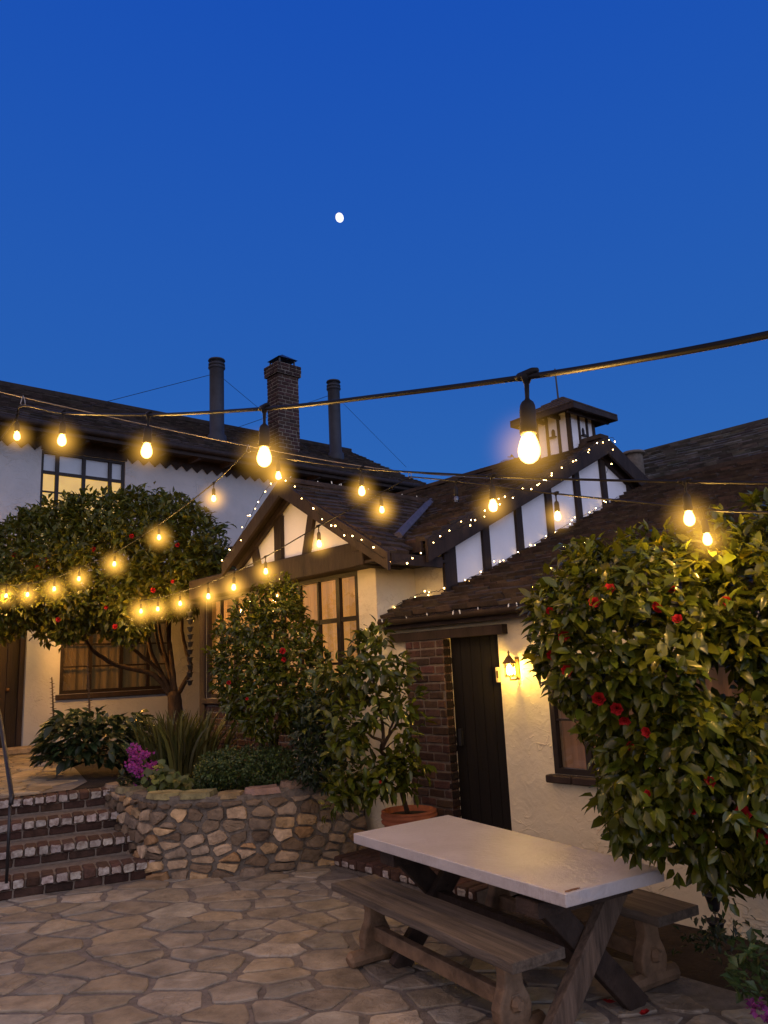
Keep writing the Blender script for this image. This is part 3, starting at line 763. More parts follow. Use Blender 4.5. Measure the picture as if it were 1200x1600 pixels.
mb = MB(); mb.lbox(-5.4, VERGE - .04, 5.03, 5.06, zmain(5.05) - .10, zmain(5.05) + .0); mb.lbox(-5.6, VERGE - .04, 5.06, V1, zmain(5.05) - .085, zmain(5.05) - .06)
mb.lbox(AE - .03, AE, 4.64, 5.3, zwing(AE) - .105, zwing(AE) - .005); mb.lbox(AW, AE - .03, 4.64, 5.4, zwing(AE) - .05, zwing(AE) - .025); mb.build('fascia', M['timber'], tim)
# wing gable: infill panels, tie beam, king post, struts
vp = 4.80
mb = MB(); zg = lambda a: zwing(a) - .10
mb.add([L(-8.4, vp, 2.75), L(AW + .1, vp, 2.75), L(AW + .1, vp, zg(AW + .1)), L(WA, vp, zg(WA))], [(0, 1, 2, 3)]); mb.build('gable_panel', M['panel'], tim)
def post(a0, a1, zb0, zb1, w, v=vp, th=.045):
    m = MB(); q = [L(a0 - w / 2, v, zb0), L(a0 + w / 2, v, zb0), L(a1 + w / 2, v, zb1), L(a1 - w / 2, v, zb1)]
    m.hexa(q, [p - VV * th for p in q]); return m
ka = av(on_v(438, 800, vp))[0]
post(ka, ka, 2.80, zg(ka) - .02, .14).build('king_post', M['timber'], tim)
for (x0, y0, x1, y1) in ((480, 876, 491, 815), (407, 893, 397, 848)):
    p, q = av(on_v(x0, y0, vp)), av(on_v(x1, y1, vp)); post(p[0], q[0], p[2], q[2] + .08, .11).build('strut', M['timber'], tim)
mb = MB(); mb.rbox(L(-9.05, 4.70, 2.655), A * (9.05 - 5.45), VV * .20, UP * .25, .012); mb.build('tie_beam', M['timber'], tim)
mb = MB(); mb.rbox(L(-5.62, 4.62, 2.645), A * .16, VV * .6, UP * .15, .01); mb.build('wall_plate', M['timber'], tim)
for sgn, p0, p1 in ((1, L(WA, vp - .03, WZ - .12), L(AW + .08, vp - .03, zwing(AW + .08) - .12)), (-1, L(-7.9, vp - .03, zwing(-7.9) - .12), L(WA, vp - .03, WZ - .12))):
    board(p0 + UP * .03, p1 + UP * .03, .07, -VV, .05).build('rafter', M['timber'], tim)
# main gable timbers: posts on the end wall, sloping rail under the verge
ag = AG
for (xt, yt) in ((698, 880), (757, 850), (808, 815), (855, 785), (899, 760), (939, 735), (980, 750)):
    a_, v_, z_ = av(on_a(xt, yt, ag)); v_ = max(v_, V1 + .05); w = .17 if xt < 700 else .105
    zr = 2.16 + .4 * (v_ - 4.93) - .1
    m = MB(); m.box(L(ag, v_ - w / 2, zr), VV * w, A * .035, UP * (zt(v_) - zr - .05)); m.build('post', M['timber'], tim)
for p0, p1 in ((L(ag, V1, zt(V1)), L(ag, RV, zt(RV))), (L(ag, RV, zt(RV)), L(ag, 2 * RV - V1, zt(V1)))):
    board(p0, p1, .17, A, .05, .02).build('rafter', M['timber'], tim)
# big window of the wing with amber curtains
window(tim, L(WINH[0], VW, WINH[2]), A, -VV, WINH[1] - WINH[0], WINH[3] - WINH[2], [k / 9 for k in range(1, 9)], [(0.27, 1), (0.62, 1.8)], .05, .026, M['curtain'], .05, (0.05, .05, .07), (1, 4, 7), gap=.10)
# small brick shoulder and rain gutter on the wing's far corner
mb = MB(); mb.tube([L(-9.08, 4.66, 2.62), L(-9.08, 7.0, 2.62)], .05, 8); mb.build('gutter', M['timber'], tim, True)
# vent on the far slope
mb = MB(); p = on_a(991, 722, -5.75); mb.lathe(p, [(.135, -.5), (.13, .10), (.13, .11), (.175, .112), (.165, .15), (.05, .165)], 18); mb.build('roof_vent', M['mortar'], troof, True)
# dovecote turret on the ridge
dc = bpy.data.objects.new('dovecote', None); COL.objects.link(dc); dc.parent = tim
ta, tv = -5.63, RV; dc.location = L(ta, tv, RZ) - root_loc(tim)
TA = A; TV = VV; hw = .27; zb, ztp = 4.02, 4.83
mb = MB(); mb.lbox(ta - hw, ta + hw, tv - hw, tv + hw, zb, ztp); tw = mb.build('turret_wall', M['panel'], dc)
for face in range(2):
    for k, f_ in enumerate((-1, -.30, .36, 1)):
        m = MB(); w = .055 if abs(f_) == 1 else .038
        s_ = f_ * (hw - (.02 if abs(f_) == 1 else 0))
        if face == 0: m.lbox(ta + s_ - w / 2, ta + s_ + w / 2, tv - hw - .015, tv - hw + .02, zb, ztp)
        else:
            if f_ == -1: continue
            m.lbox(ta + hw - .02, ta + hw + .015, tv + s_ - w / 2, tv + s_ + w / 2, zb, ztp)
        m.build('turret_post', M['timber'], dc)
def arch(face, s):
    m = MB(); w, h, z = .055, .10, 4.52
    pr = [(-w / 2, 0), (w / 2, 0), (w / 2, h * .65), (w * .3, h * .9), (0, h), (-w * .3, h * .9), (-w / 2, h * .65)]
    if face == 0: P = [L(ta + s + x, tv - hw - .006, z + y) for x, y in pr]; m.prism(P, VV * .02)
    else: P = [L(ta + hw + .006, tv + s + x, z + y) for x, y in pr]; m.prism(P, -A * .02)
    if face == 0: m.lbox(ta + s - .05, ta + s + .05, tv - hw - .05, tv - hw, z - .02, z - .004)
    else: m.lbox(ta + hw, ta + hw + .05, tv + s - .05, tv + s + .05, z - .02, z - .004)
    m.build('pigeon_hole', M['frame'], dc)
arch(0, .008); arch(1, .008)
mb = MB(); ew = .50; ze, zp = 4.81, 5.12; apex = L(ta, tv, zp)
cs = [L(ta - ew, tv - ew, ze), L(ta + ew, tv - ew, ze), L(ta + ew, tv + ew, ze), L(ta - ew, tv + ew, ze)]
def keeptri(c0, c1):
    e = (c1 - c0); el = e.length; e.normalize(); mid = (c0 + c1) / 2; u = (apex - mid).normalized(); hl = (apex - mid).length
    def k(P):
        s_ = (P - c0).dot(e); t_ = (P - mid).dot(u); m_ = el / 2 * t_ / hl; return m_ - .06 <= s_ <= el - m_ + .06
    return e, u, el, hl, k
for i in range(4):
    c0, c1 = cs[i], cs[(i + 1) % 4]
    for r in range(5):                       # courses that run clean to the hips
        t0, t1 = r / 5, (r + 1) / 5
        q = [c0.lerp(apex, t0), c1.lerp(apex, t0), c1.lerp(apex, t1), c0.lerp(apex, t1)]
        mb.hexa(q, [q[0] + UP * .018, q[1] + UP * .018, q[2] + UP * .004, q[3] + UP * .004], 0, rc(.7, 1.0, .04))
mb.add([c + UP * -.012 for c in cs] + [apex - UP * .01], [(0, 1, 4), (1, 2, 4), (2, 3, 4), (3, 0, 4), (3, 2, 1, 0)], 1)
for i in range(4): 
    c0, c1 = cs[i], cs[(i + 1) % 4]; mb.hexa([c0 - UP * .07, c1 - UP * .07, c1 - UP * .005, c0 - UP * .005], [p + (L(ta, tv, p.z) - p).normalized() * .05 for p in (c0 - UP * .07, c1 - UP * .07, c1 - UP * .005, c0 - UP * .005)], 1)
mb.build('turret_roof', [M['shingle'], M['timber']], dc)
mb = MB()
for f_ in (-.75, -.25, .25, .75):
    mb.lbox(ta + f_ * ew - .015, ta + f_ * ew + .015, tv - ew + .04, tv + ew - .04, ze - .095, ze - .05)
mb.build('turret_bracket', M['timber'], dc)
mb = MB(); mb.tube([apex - UP * .1 - A * .05, apex + UP * .42 - A * .06], [.014, .010], 6); mb.build('turret_spike', M['iron'], dc)

# ------------------------------------------------------------------ cottage in front on the right
VC = 5.07; EV, EZ, CS = 4.93, 2.16, 0.40
cot = thing('cottage', L(-4.0, VC, 0), 'low cream stucco cottage with dark plank door under a shingled eave', 'cottage')
zroof = lambda v: EZ + CS * (v - EV)
DA0, DA1 = -4.86, -4.275
CW = (-3.80, -2.15, 0.835, 1.64)
mb = MB()
cuts = [-5.62, 1.6] + [x * .5 for x in range(-11, 3)]
wall_face(mb, L(0, VC, 0), A, cuts, [-.1, 2.15], [(DA0, DA1, 0.10, 1.955), CW], -VV, 0.20)
mb.quad(L(1.6, VC, -.1), L(1.6, VC + 4.3, -.1), L(1.6, VC + 4.3, 3.8), L(1.6, VC, 2.15))
mb.build('wall', M['stucco'], cot)
mb = MB(); mb.lbox(-5.55, -4.16, VC - .075, VC - .003, 1.925, 2.005); mb.build('lintel', M['timber'], cot)
mb = MB(); x0, x1 = -5.35, DA0
bricks(mb, L(x0, VC - .06, 0.1), A, -VV, x1 - x0, 1.82, .205, .060, .015, .05, (0, 1), .5, 1.15)
bricks(mb, L(x1, VC - .06, 0.1), VV, A, .09, 1.82, .205, .060, .015, .05, (1, 1), .12, .25)  # jamb bricks painted darker to offset the lantern light on them
mb.lbox(x0, x1 - .002, VC - .058, VC + .03, .1, 1.92, 0); mb.build('brick_pier', [M['mortar'], M['brick']], cot)
mb = MB()
for k in range(5):
    w = (DA1 - DA0) / 5; mb.lbox(DA0 + k * w + .003, DA0 + (k + 1) * w - .003, VC + .035, VC + .07 + .004 * (k % 2), .1, 1.955, 0, rc(.8, 1.2, .03))
dr = mb.build('door', M['door'], cot)
mb = MB(); mb.lbox(DA0 + .06, DA0 + .09, VC + .0, VC + .034, 1.0, 1.14); mb.build('door_handle', M['iron'], dr)
f = window(cot, L(CW[0], VC, CW[2]), A, -VV, CW[1] - CW[0], CW[3] - CW[2], [0.19, .38, .57, .76], [(0.5, .7)], .045, .022, M['curtain_side'], .045, None, (0, 2), gap=.10)
mb = MB(); sx = CW[0] - .045
for w in (.24, .25, .26, .25, .24, .26, .22):
    mb.rbox(L(sx, VC - .075, CW[2] - .06), A * (w - .004), VV * .12, UP * .057, .008, 0, rc(.8, 1.2, .04)); sx += w
mb.build('sill', M['timber'], f)
mb = MB(); mb.rbox(L(-4.318, VC - .012, 1.53), A * .042, VV * .012, UP * .125, .005); pl = mb.build('door_plate', M['plate'], cot)
mb = MB(); mb.lbox(-4.305, -4.287, VC - .0145, VC - .0115, 1.565, 1.625); mb.build('bell_push', M['copper'], pl)
# roof
usc = (VV + UP * CS).normalized(); LC = (9.35 - EV) / usc.dot(VV)
keepc = lambda P: (P.dot(A) > AW + .0 if P.dot(VV) < V1 else P.dot(A) > AG + .0)
mb = MB()
shingles(mb, L(-5.62, EV, EZ), A, usc, 7.5, LC, keepc, 0.118, 0.16, 0.022, lo=.55, hi=1.2, sag=.05, seed=12)
deck(mb, L(-5.62, EV, EZ), A, usc, 7.5, LC, keepc, .03, .12, mi=1)
b2 = L(-5.1, 9.35, zroof(9.35)); mb.quad(b2, b2 + A * 7, b2 + A * 7 + VV * 3 - UP * 1.3, b2 + VV * 3 - UP * 1.3, 1)
mb.lbox(-5.12, 1.9, 9.27, 9.43, zroof(9.35) - .01, zroof(9.35) + .045, 0, (.8, .8, .8))
mb.build('roof', [M['shingle'], M['deck']], cot)
mb = MB(); mb.lbox(-5.60, 1.88, EV + .005, EV + .03, EZ - .12, EZ - .012); mb.lbox(-5.58, 1.88, EV + .03, VC - .003, EZ - .085, EZ - .065); mb.build('fascia', M['timber'], cot)
mb = MB(); mb.tube([L(-5.57, EV - .035, EZ - .045), L(-3, EV - .035, EZ - .05), L(1.8, EV - .035, EZ - .06)], .036, 8); mb.build('gutter', M['timber'], cot, True)

# doorstep of brick
dst = thing('brick_doorstep', L(-4.7, 4.4, 0), 'low brick doorstep with white painted edge behind the picnic table', 'step')
mb = MB(); a0, a1, v0 = -5.70, -4.06, 4.36
mb.lbox(a0, a1, v0 + .02, VC - .07, -.02, .085, 0)
s_ = a0
while s_ < a1 - .03:
    w = min(.105 * random.uniform(.93, 1.07), a1 - s_); mb.rbox(L(s_ + .005, v0 - .01 + random.uniform(-.005, .005), .03), A * (w - .01), VV * .2, UP * .078, .01, 1, rc(.7, 1.1, .08), .003)
    if random.random() < .8: mb.rbox(L(s_ + .012, v0 - .019, .038), A * (w - .024), VV * .012, UP * random.uniform(.04, .06), .01, 2, rc(.7, 1, .03), .004)
    s_ += w
v_ = v0 + .2
while v_ < VC - .12:
    s_ = a0
    while s_ < a1 - .05:
        w = min(.21 * random.uniform(.93, 1.07), a1 - s_); mb.box(L(s_ + .005, v_ + .006, .03), A * (w - .01), VV * .09, UP * (.075 + random.uniform(-.003, .003)), 1, rc(.6, 1.05, .08)); s_ += w
    v_ += .1
mb.build('step', [M['mortar'], M['brick'], M['whitewash']], dst)

# house behind on the right, only its roof shows
nb = thing('neighbouring_house', L(-4, 12, 0), 'house behind with grey shingle roof rising above the cottage', 'house')
mb = MB(); rv, rz = 13.0, 5.40; usn = (VV + UP * .55).normalized(); LN = 4.2
o0 = L(-7.35, rv, rz) - usn * LN
shingles(mb, o0, A, usn, 12.5, LN, None, .145, .21, .026, lo=.5, hi=1.35, sag=.05, seed=21)
deck(mb, o0, A, usn, 12.5, LN, None, .05, .5, mi=1)
mb.quad(L(-7.35, rv, rz - .03), L(5.1, rv, rz - .03), L(5.1, rv + 3.6, rz - 2), L(-7.35, rv + 3.6, rz - 2), 1)
mb.lbox(-7.35, 5.1, rv - .08, rv + .08, rz - .02, rz + .045, 0, (.6, .6, .6))
mb.build('roof', [M['shingle_far'], M['deck']], nb)
mb = MB(); mb.lbox(-7.1, 4.9, 9.8, 16.2, 0, 3.35); mb.build('wall', M['stucco_far'], nb)

# ------------------------------------------------------------------ wall lantern
lp = L(-4.085, VC, 1.66)
lan = thing('wall_lantern', lp - UP * .12, 'lit brass wall lantern beside the dark cottage door', 'lantern'); lan.scale = (.78,) * 3; lan.location += UP * .03
c = lp - VV * .135
mb = MB(); mb.rbox(lp + A * -.03 - VV * .014 - UP * .115, A * .06, VV * .014, UP * .23, .006); mb.build('backplate', M['copper'], lan)
mb = MB(); mb.tube([lp - VV * .012 - UP * .095, lp - VV * .05 - UP * .115, c - UP * .115, c - UP * .088], .010, 8)
mb.build('bracket', M['copper'], lan, True)
R = .052
mb = MB()
for k in range(6):
    an = math.pi / 3 * k; d = V3((math.cos(an), math.sin(an), 0)) * R
    mb.tube([c + d - UP * .08, c + d * 1.1 + UP * .055], .0032, 5)
for k in range(6):
    d0, d1 = [V3((math.cos(math.pi / 3 * q), math.sin(math.pi / 3 * q), 0)) * R * 1.03 for q in (k, k + 1)]; mb.tube([c + d0 - UP * .082, c + d1 - UP * .082], .005, 5)
mb.tube([c - UP * .088, c - UP * .06], .008, 6); mb.tube([c - UP * .082 - V3((R, 0, 0)), c - UP * .082 + V3((R, 0, 0))], .004, 5); mb.build('cage', M['copper'], lan)
mb = MB(); mb.lathe(c, [(R * 1.15, .050), (R * 1.38, .052), (R * 1.40, .062), (R * .95, .09), (R * .5, .122), (R * .2, .14), (R * .16, .155), (R * .25, .163), (R * .12, .18), (.001, .19)], 12); mb.build('cap', M['copper'], lan, True)
mb = MB(); mb.lathe(c, [(R * .93, -.076), (R * 1.02, .05)], 6); mb.f = mb.f[:-2]; mb.m = mb.m[:-2]; mb.c = mb.c[:-2]; mb.build('glass_pane', M['glass_lamp'], lan)
mb = MB(); mb.lathe(c, [(.004, -.060), (.020, -.055), (.026, -.02), (.022, .012), (.010, .036), (.002, .042)], 12); mb.build('bulb', M['lamp'], lan, True)

PL = on_a(92, 962, AH + 1.35)                # porch lantern on a long arm, behind the tree's leaves; it lights the wall below
lb_ = on_a(92, 962, AH + 1.35)
por = lan.copy(); COL.objects.link(por); por.scale = (1.15,) * 3; por.rotation_euler = (0, 0, math.pi / 2)
por.location = PL - A * .155 - UP * .12; por['label'] = 'porch lantern on an iron arm mostly hidden behind the left camellia tree'
for ch in lan.children:
    k = ch.copy(); COL.objects.link(k); k.parent = por
    if ch.name.startswith('bulb'): k.data = ch.data.copy(); k.data.materials[0] = M['porch']
mb = MB(); w0 = V3((PL.x, PL.y, PL.z)) - A * 1.35
# the arm is given in the lantern's own turned and scaled frame
inv = (Matrix.Translation(por.location) @ Matrix.Rotation(math.pi / 2, 4, 'Z') @ Matrix.Scale(1.15, 4)).inverted()
mb.tube([inv @ (PL - A * .16 + UP * .02), inv @ (PL - A * .16 + UP * .05), inv @ (w0 + UP * .02)], .012, 6); mb.tube([inv @ (PL - A * .2 + UP * .02), inv @ (w0 - UP * .3)], .010, 6)
am = mb.build('arm', M['iron'], None, True); am.parent = por
# ------------------------------------------------------------------ picnic table and benches
SD = V3((.848, .530, 0)).normalized(); LD = V3((-.530, .848, 0)).normalized()
def SL(s, l, z): return SD * s + LD * l + UP * z
tb = thing('picnic_table', SL(2.82, 3.56, 0), 'heavy picnic table with white painted top and crossed dark legs', 'table')
TL = [on_z(552, 1302, .70), on_z(883, 1397, .70), on_z(1037, 1357, .70), on_z(700, 1273, .70)]
mb = MB(); mb.hexa([p - UP * .058 for p in TL], TL)
tt = mb.build('tabletop', M['tabletop'], tb, bevel=.005)
mb = MB(); q = TL[1]
ring = [q + SD * (.06 + x) + LD * (.022 + y) + UP * .0032 for x, y in ((-.04, -.004), (-.02, -.010), (.0, -.006), (.02, -.009), (.05, -.003), (.042, .006), (.01, .009), (-.015, .005), (-.034, .007))]; mb.prism(ring, -UP * .003)
mb.build('paint_chip', M['chip'], tt)
def beam(p0, p1, w, t, side):
    m = MB(); ax = (p1 - p0).normalized(); sd = side.normalized(); up = ax.cross(sd).normalized()
    lo = [p0 + sd * x * t / 2 + up * y * w / 2 for x, y in ((-1, -1), (1, -1), (1, 1), (-1, 1))]; m.hexa(lo, [p + (p1 - p0) for p in lo]); return m
for i, l_ in enumerate((2.93, 4.15)):
    beam(SL(2.52, l_ - .03, 0.0), SL(3.09, l_ - .03, .62), .12, .055, LD).build('leg', M['legwood_paled'] if i == 0 else M['darkwood'], tb, bevel=.006)  # near leg gets paler wood, its light put into the colour
    beam(SL(3.20, l_ + .03, 0.0), SL(2.60, l_ + .03, .62), .12, .055, LD).build('leg', M['darkwood'], tb, bevel=.006)
    beam(SL(2.50, l_, .59), SL(3.12, l_, .59), .065, .15, LD).build('top_rail', M['darkwood'], tb)
beam(SL(2.83, 2.9, .32), SL(2.83, 4.2, .32), .10, .05, SD).build('stretcher', M['darkwood'], tb)

def bench(loc, rot, label):
    """local x along the bench (length 1.68), y across, z up"""
    t = thing('bench', loc, label, 'bench', 'rustic benches at the picnic table'); b0 = V3(loc)
    def bl(m, name, mt, par, bev=0.004):
        m.v = [tuple(V3(p) + b0) for p in m.v]; return m.build(name, mt, par, bevel=bev)
    m = MB(); n = 14
    pts0, pts1 = [], []
    for i in range(n + 1):
        x = -.84 + 1.68 * i / n; pts0.append((x, -.155 + random.uniform(-.006, .004))); pts1.append((x, .155 + random.uniform(-.004, .004)))
    ring = pts0 + pts1[::-1]
    m.hexa([(x, y, .375) for x, y in ring], [(x, y, .42 + .003 * math.sin(x * 3)) for x, y in ring]); bl(m, 'seat', M['oldwood'], t)
    prof = [(.055, .375), (.062, .34), (.052, .29), (.058, .24), (.085, .19), (.098, .15), (.092, .10), (.075, .075), (.075, .05)]
    for sx in (-.60, .62):
        m = MB(); ring = [(-y, z) for y, z in prof] + [(y, z) for y, z in reversed(prof)]
        m.prism([V3((sx - .035, y, z)) for y, z in ring], V3((.07, 0, 0)))
        lg = bl(m, 'leg', M['legwood'], t, .012)
        m = MB(); m.tube([(sx, -.185, .045), (sx, -.17, .05), (sx, -.06, .052), (sx, .06, .052), (sx, .17, .05), (sx, .185, .045)], [.028, .045, .044, .044, .045, .028], 10); bl(m, 'foot', M['legwood'], lg, 0)
    m = MB(); m.box((-.60, -.025, .135), V3((1.26, 0, 0)), V3((0, .05, 0)), V3((0, 0, .075))); bl(m, 'stretcher', M['legwood'], t)
    m = MB(); m.tube([(.655, -.0, .17), (.665, 0, .17), (.69, .0, .17)], [.03, .036, .02], 8); bl(m, 'wedge', M['legwood'], t, 0)
    t.rotation_euler = (0, 0, rot); return t
rotl = math.atan2(-LD.y, -LD.x)
b1 = bench(SL(2.475, 3.68, 0), rotl, 'weathered grey wooden bench on the flagstone side of the table')
b2 = b1.copy(); COL.objects.link(b2); b2.location = SL(3.42, 3.68, 0); b2['label'] = 'shadowed wooden bench between the picnic table and the cottage wall'
for ch in b1.children:
    c_ = ch.copy(); COL.objects.link(c_); c_.parent = b2
    for g in ch.children: d_ = g.copy(); COL.objects.link(d_); d_.parent = c_

# ------------------------------------------------------------------ handrail by the steps
hb = on_z(10, 1380, .16); hp = at(21, 1243, hb.y + .02)
hr = thing('iron_handrail', hb, 'black iron handrail at the left edge of the brick steps', 'handrail')
mb = MB(); mb.tube([hb, V3((hb.x, hb.y, hp.z))], .013, 8); mb.build('post', M['iron'], hr, True)
up2 = at(0, 1120, hb.y + 1.15); up3 = at(-22, 1040, hb.y + 2.0)
mb = MB(); mb.tube([V3((hb.x, hb.y, hp.z)) + V3((.02, -.03, -.06)), V3((hb.x + .01, hb.y, hp.z)), (V3((hb.x, hb.y, hp.z)) + up2) / 2 + UP * .03, up2, up3], .019, 8); mb.build('rail', M['iron'], hr, True)
mb = MB(); q = V3((up3.x, up3.y, TER)); mb.tube([q, up3], .013, 8); mb.build('post', M['iron'], hr, True)

# stone threshold by the house door
th = MB(); th.rbox(L(-12.95, 2.4, TER), VV * 1.95, -A * .42, UP * .10, .02, 0, (1, .95, .85), .01)
tag(th.build('stone_threshold', M['stone'], None, loc=L(-12.95, 3.3, TER)), 'pale stone step below the house door', 'step')
bl = MB(); p = on_z(66, 1197, TER); bl.hexa([p + V3((-.09, -.07, 0)), p + V3((.09, -.09, 0)), p + V3((.1, .1, 0)), p + V3((-.08, .1, 0))], [p + V3((-.07, -.06, .17)), p + V3((.08, -.07, .19)), p + V3((.08, .08, .19)), p + V3((-.07, .08, .17))])
tag(bl.build('stone_block', M['stone'], None, loc=p, bevel=.015), 'small upright stone block at the end of the doorstep', 'stone')

# ------------------------------------------------------------------ terracotta pot
pc = L(-5.06, 4.68, .108); pot = thing('terracotta_pot', pc, 'round terracotta pot with ringed rim beside the brick pier', 'pot')
mb = MB(); r = .235
mb.lathe(pc, [(r * .62, 0), (r * .70, .02), (r * .90, .26), (r * .92, .29), (r * 1.0, .30), (r * 1.02, .315), (r * .97, .325), (r * .97, .335), (r * 1.02, .345), (r * 1.02, .365), (r * .97, .372), (r * 1.0, .38), (r * 1.0, .395), (r * .88, .398), (r * .86, .35), (.02, .345)], 40); mb.build('pot_body', M['terracotta'], pot, True)
mb = MB(); mb.lathe(pc, [(.01, .343), (r * .86, .352), (r * .5, .362), (.005, .37)], 20); mb.build('soil', M['soil'], pot)

# ------------------------------------------------------------------ rain chains
def rain_chain(top, bot, n, r, label):
    t = thing('rain_chain', bot, label, 'rain chain', 'rain chains under the eaves')
    m = MB(); m.tube([top, bot], .004, 5); m.build('chain', M['iron'], t)
    cup = None; st = (top.z - bot.z) / n
    for k in range(n):
        p = V3((bot.x, bot.y, bot.z + st * (k + .1)))
        if cup is None:
            m = MB(); h = st * .66; m.lathe(p, [(r * .45, 0), (r * .6, h * .15), (r * .72, h * .5), (r * .85, h * .8), (r * 1.15, h), (r * 1.05, h), (r * .6, h * .5), (.001, h * .2)], 12); cup = m.build('cup', M['iron'], t, True); p0 = p
        else:
            o = cup.copy(); COL.objects.link(o); o.parent = t; o.location = p - p0
p0 = L(-9.0, 4.70, 1.58); rain_chain(V3((p0.x, p0.y, 2.62)), p0, 11, .042, 'rain chain of small dark cups at the timbered house corner')
p0 = on_v(1118, 1436, 4.72); p0.z = .02; rain_chain(V3((p0.x, p0.y, 2.06)), p0, 14, .052, 'rain chain of black cups hanging below the right camellia')

# ------------------------------------------------------------------ string lights
def catpath(P, n=10):
    out = []
    for i in range(len(P) - 1):
        a, b, c_, d = P[max(i - 1, 0)], P[i], P[i + 1], P[min(i + 2, len(P) - 1)]
        for k in range(n):
            t = k / n; out.append(0.5 * ((2 * b) + (c_ - a) * t + (2 * a - 5 * b + 4 * c_ - d) * t * t + (3 * b - a - 3 * c_ + d) * t ** 3))
    out.append(P[-1]); return out
BR = .0255
hold_m = MB(); hold_m.lathe((0, 0, 0), [(.004, .012), (.012, .008), (.014, .0), (.009, -.012), (.006, -.018), (.005, -.05), (.006, -.055), (.014, -.062), (.0175, -.07), (.019, -.085), (.0185, -.11), (.020, -.115), (.0205, -.136), (.016, -.140)], 14)
hold_m.tube([(-.035, 0, .006), (-.02, 0, .006), (.02, 0, .006), (.035, 0, .006)], [.006, .011, .011, .006], 8)
bulb_m = MB(); bulb_m.lathe((0, 0, 0), [(.0145, -.138), (.0165, -.145), (.0205, -.155), (BR * .97, -.170), (BR, -.179), (BR * .95, -.189), (BR * .75, -.199), (BR * .4, -.206), (.002, -.208)], 18)
proto = {}
def halo_mat():                          # added emissive halo imitating lens bloom around a lit bulb, fading outwards
    m = bpy.data.materials.new('mist-like lens bloom'); m.use_nodes = True; nt = m.node_tree; nt.nodes.clear(); N = nt.nodes; K = nt.links
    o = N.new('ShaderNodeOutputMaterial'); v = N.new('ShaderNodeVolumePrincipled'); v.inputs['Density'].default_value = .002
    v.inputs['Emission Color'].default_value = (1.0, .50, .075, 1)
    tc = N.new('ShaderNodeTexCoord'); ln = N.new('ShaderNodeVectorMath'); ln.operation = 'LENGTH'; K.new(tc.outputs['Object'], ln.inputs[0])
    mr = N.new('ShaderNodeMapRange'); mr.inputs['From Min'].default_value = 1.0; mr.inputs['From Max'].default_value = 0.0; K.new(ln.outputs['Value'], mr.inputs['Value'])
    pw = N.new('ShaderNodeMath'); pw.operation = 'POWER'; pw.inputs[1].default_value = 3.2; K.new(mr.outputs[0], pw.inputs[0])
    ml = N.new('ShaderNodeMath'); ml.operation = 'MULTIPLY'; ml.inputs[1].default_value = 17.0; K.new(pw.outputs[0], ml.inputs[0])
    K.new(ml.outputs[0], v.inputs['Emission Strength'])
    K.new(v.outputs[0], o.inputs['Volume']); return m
def mist(parent, p, r):  # adds an emissive halo sphere imitating lens bloom, not mist
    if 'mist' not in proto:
        me = bpy.data.meshes.new('mist'); bm = bmesh.new(); bmesh.ops.create_icosphere(bm, subdivisions=3, radius=1); bm.to_mesh(me); bm.free(); me.materials.append(halo_mat()); proto['mist'] = me
    o = bpy.data.objects.new('mist', proto['mist']); COL.objects.link(o); o.parent = parent; o.location = p; o.scale = (r,) * 3; o['kind'] = 'stuff'  # added bloom halo sphere
def lamp(parent, p, scale=1.0, lit=True, yaw=0.0):
    """holder hanging from the cable at p, its bulb a child"""
    key = 'h'
    if key not in proto:
        h = hold_m.build('lamp_holder', M['rubber'], None, True); b = bulb_m.build('bulb', M['bulb'], None, True); proto['h'] = h.data; proto['b'] = b.data
        bpy.data.objects.remove(h); bpy.data.objects.remove(b)
        g = bulb_m.build('bulb', M['glass_bulb'], None, True); proto['g'] = g.data; bpy.data.objects.remove(g)
    h = bpy.data.objects.new('lamp_holder', proto['h']); COL.objects.link(h); h.parent = parent; h.location = p - root_loc(parent); h.rotation_euler = (random.uniform(-.05, .05), random.uniform(-.05, .05), yaw); h.scale = (scale,) * 3
    b = bpy.data.objects.new('bulb', proto['b' if lit else 'g']); COL.objects.link(b); b.parent = h
    if not lit: b['label'] = 'unlit clear bulb'
    else:
        if 'light' not in proto:
            ld = bpy.data.lights.new('filament', 'POINT'); ld.energy = 10.5; ld.color = WARM; ld.shadow_soft_size = .011; proto['light'] = ld
        lo_ = bpy.data.objects.new('filament', proto['light']); COL.objects.link(lo_); lo_.parent = h; lo_.location = (0, 0, -.176)
        mist(h, V3((0, 0, -.175)), random.uniform(.9, 1.12) * (.085 + .0155 * p.y) / scale)  # added bloom halo around the lit bulb
def string(label, pts, lamps, rad=.0055):
    P = [at(*p) for p in pts]; t = thing('string_light', P[len(P) // 2], label, 'string lights', 'strings of bulbs across the courtyard')
    cp = catpath(P); m = MB(); m.tube(cp, rad, 8); m.build('cable', M['rubber'], t, True)
    # lamps: pixel x of the bulb, pixel y of the bulb centre
    for (x, y, lit) in lamps:
        # nearest cable point by direction from the eye, allowing for the plumb hang below it
        bx = x; yc = px_of(min(cp, key=lambda q: abs(px_of(q)[0] - x)))[1]; x = x - .55 * (y - yc) * (x - 317) / (y + 5150)
        best = min(cp, key=lambda q: abs(px_of(q)[0] - x)); i = cp.index(best)
        j = i + 1 if i + 1 < len(cp) and (px_of(cp[i])[0] - x) * (px_of(cp[i + 1])[0] - x) <= 0 else max(i - 1, 0)
        xa, xb = px_of(cp[i])[0], px_of(cp[j])[0]; f = 0 if abs(xb - xa) < 1e-6 else max(0, min(1, (x - xa) / (xb - xa)))
        p = cp[i].lerp(cp[j], f); tg = (cp[j] - cp[i]); yaw = math.atan2(tg.y, tg.x)
        drop = p.z - at(bx, y, p.y).z
        lamp(t, p, max(.8, min(1.25, drop / .174)), lit, yaw)
    return t
